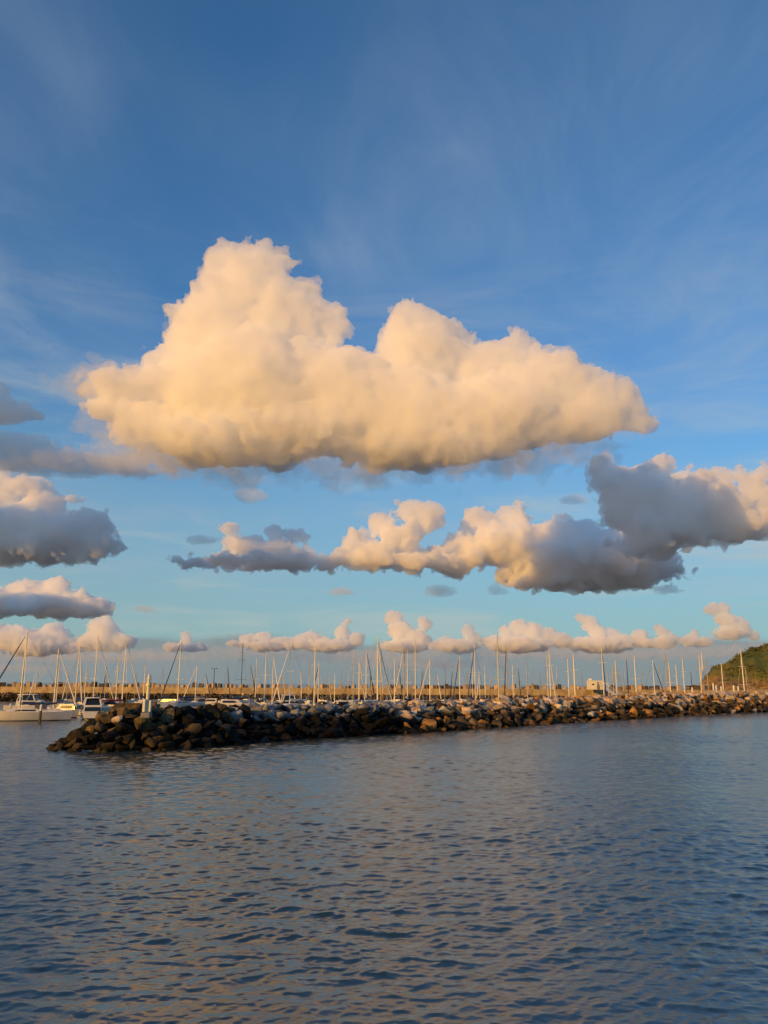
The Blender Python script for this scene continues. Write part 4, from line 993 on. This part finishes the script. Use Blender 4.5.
for i, (lab, bl) in enumerate(ROW):
    cloud(lab, 14500 + (i*1877) % 5000, [(x, y, a*0.92, b*(0.95 if b > 6 else 0.8)) for x, y, a, b in bl], 0.95, 4.2, M_ROW, base_py=654, seed=20.0 + i, rag=1.6, group='small cumulus clouds in a row above the horizon')
STRATA = [('below the long low peach cloud', [(250, 652, 60, 5), (320, 656, 50, 6), (200, 656, 40, 4)]),
          ('below the middle puffs of the row', [(400, 655, 60, 7), (470, 652, 60, 6), (440, 664, 70, 4)]),
          ('below the right puffs of the row', [(560, 652, 70, 6), (630, 655, 60, 5), (700, 652, 60, 6), (760, 648, 30, 6)]),
          ('behind the leftmost masts', [(40, 655, 70, 6), (120, 656, 60, 5), (-10, 668, 60, 4)])]
for i, (lab, bl) in enumerate(STRATA):
    cloud('dull mauve layer cloud ' + lab, 18000 + 2600*i, bl, 1.6, 7, M_STRATA, seed=60.0 + i, rag=2.2, group='layer clouds low on the horizon')
SCUD = [(200, 540, 14, 4, 'left of the small peach cumulus'), (572, 500, 12, 5, 'left of the slate grey cloud crown'), (665, 590, 12, 4, 'below the slate grey cloud'), (14, 466, 26, 6, 'under the mauve streak'), (128, 470, 22, 5, 'under the left tip of the golden cloud'),
        (143, 609, 9, 3, 'beside the low grey cumulus'), (340, 592, 11, 4, 'under the rounded peach cloud'), (248, 495, 15, 8, 'under the left part of the golden cloud'),
        (438, 591, 14, 6, 'left of the grey cumulus base'), (496, 590, 9, 6, 'just under the grey cumulus base')]
for i, (x, y, a, b, w) in enumerate(SCUD):
    cloud('tiny dark cloud scrap ' + w, 7000, [(x, y, a, b), (x + a*0.8, y + 1, a*0.6, b*0.6)], 1.2, 5, M_CLOUD_THIN, seed=40.0 + i, rag=1.0, group='tiny dark cloud scraps')

def unseen_shade_cloud(label, Y, blobs, L):
    """an unseen cloud added up-sun, behind and left of the camera, whose shadow falls on the part of the sky at blobs"""
    k = Y/F_PX
    balls = []
    for (px, py, rx, ry) in blobs:
        c = at_y(px, py, Y) + SUN_DIR*L
        balls.append((tuple(c), (rx*k*1.0, max(rx, ry)*k*0.9, ry*k)))
    me = cloud_mesh('cloud', balls, 6*k, 14*k, None, 3.3, 0.4)
    o = bpy.data.objects.new('cloud', me); COL.objects.link(o)  # out of view, added only for the shadow it casts
    cen = sum((Vector(b[0]) for b in balls), Vector())/len(balls)
    me.transform(Matrix.Translation(-cen)); o.location = cen
    me.materials.clear(); me.materials.append(M_CLOUD)
    return tag(o, label, 'cloud')
unseen_shade_cloud('unseen cloud added far left to shade the heavy grey cumulus', 6400, [
    (20, 540, 70, 26), (90, 530, 40, 24), (-40,520,40,30)], 9000)
unseen_shade_cloud('unseen cloud added far left to shade the cloud scraps beside the golden cloud', 5600, [
    (10, 405, 40, 24), (50, 460, 80, 18)], 9000)
unseen_shade_cloud('unseen cloud added far left to shade the low grey cumulus', 9500, [
    (50, 624, 70, 8), (96, 616, 20, 9)], 12000)
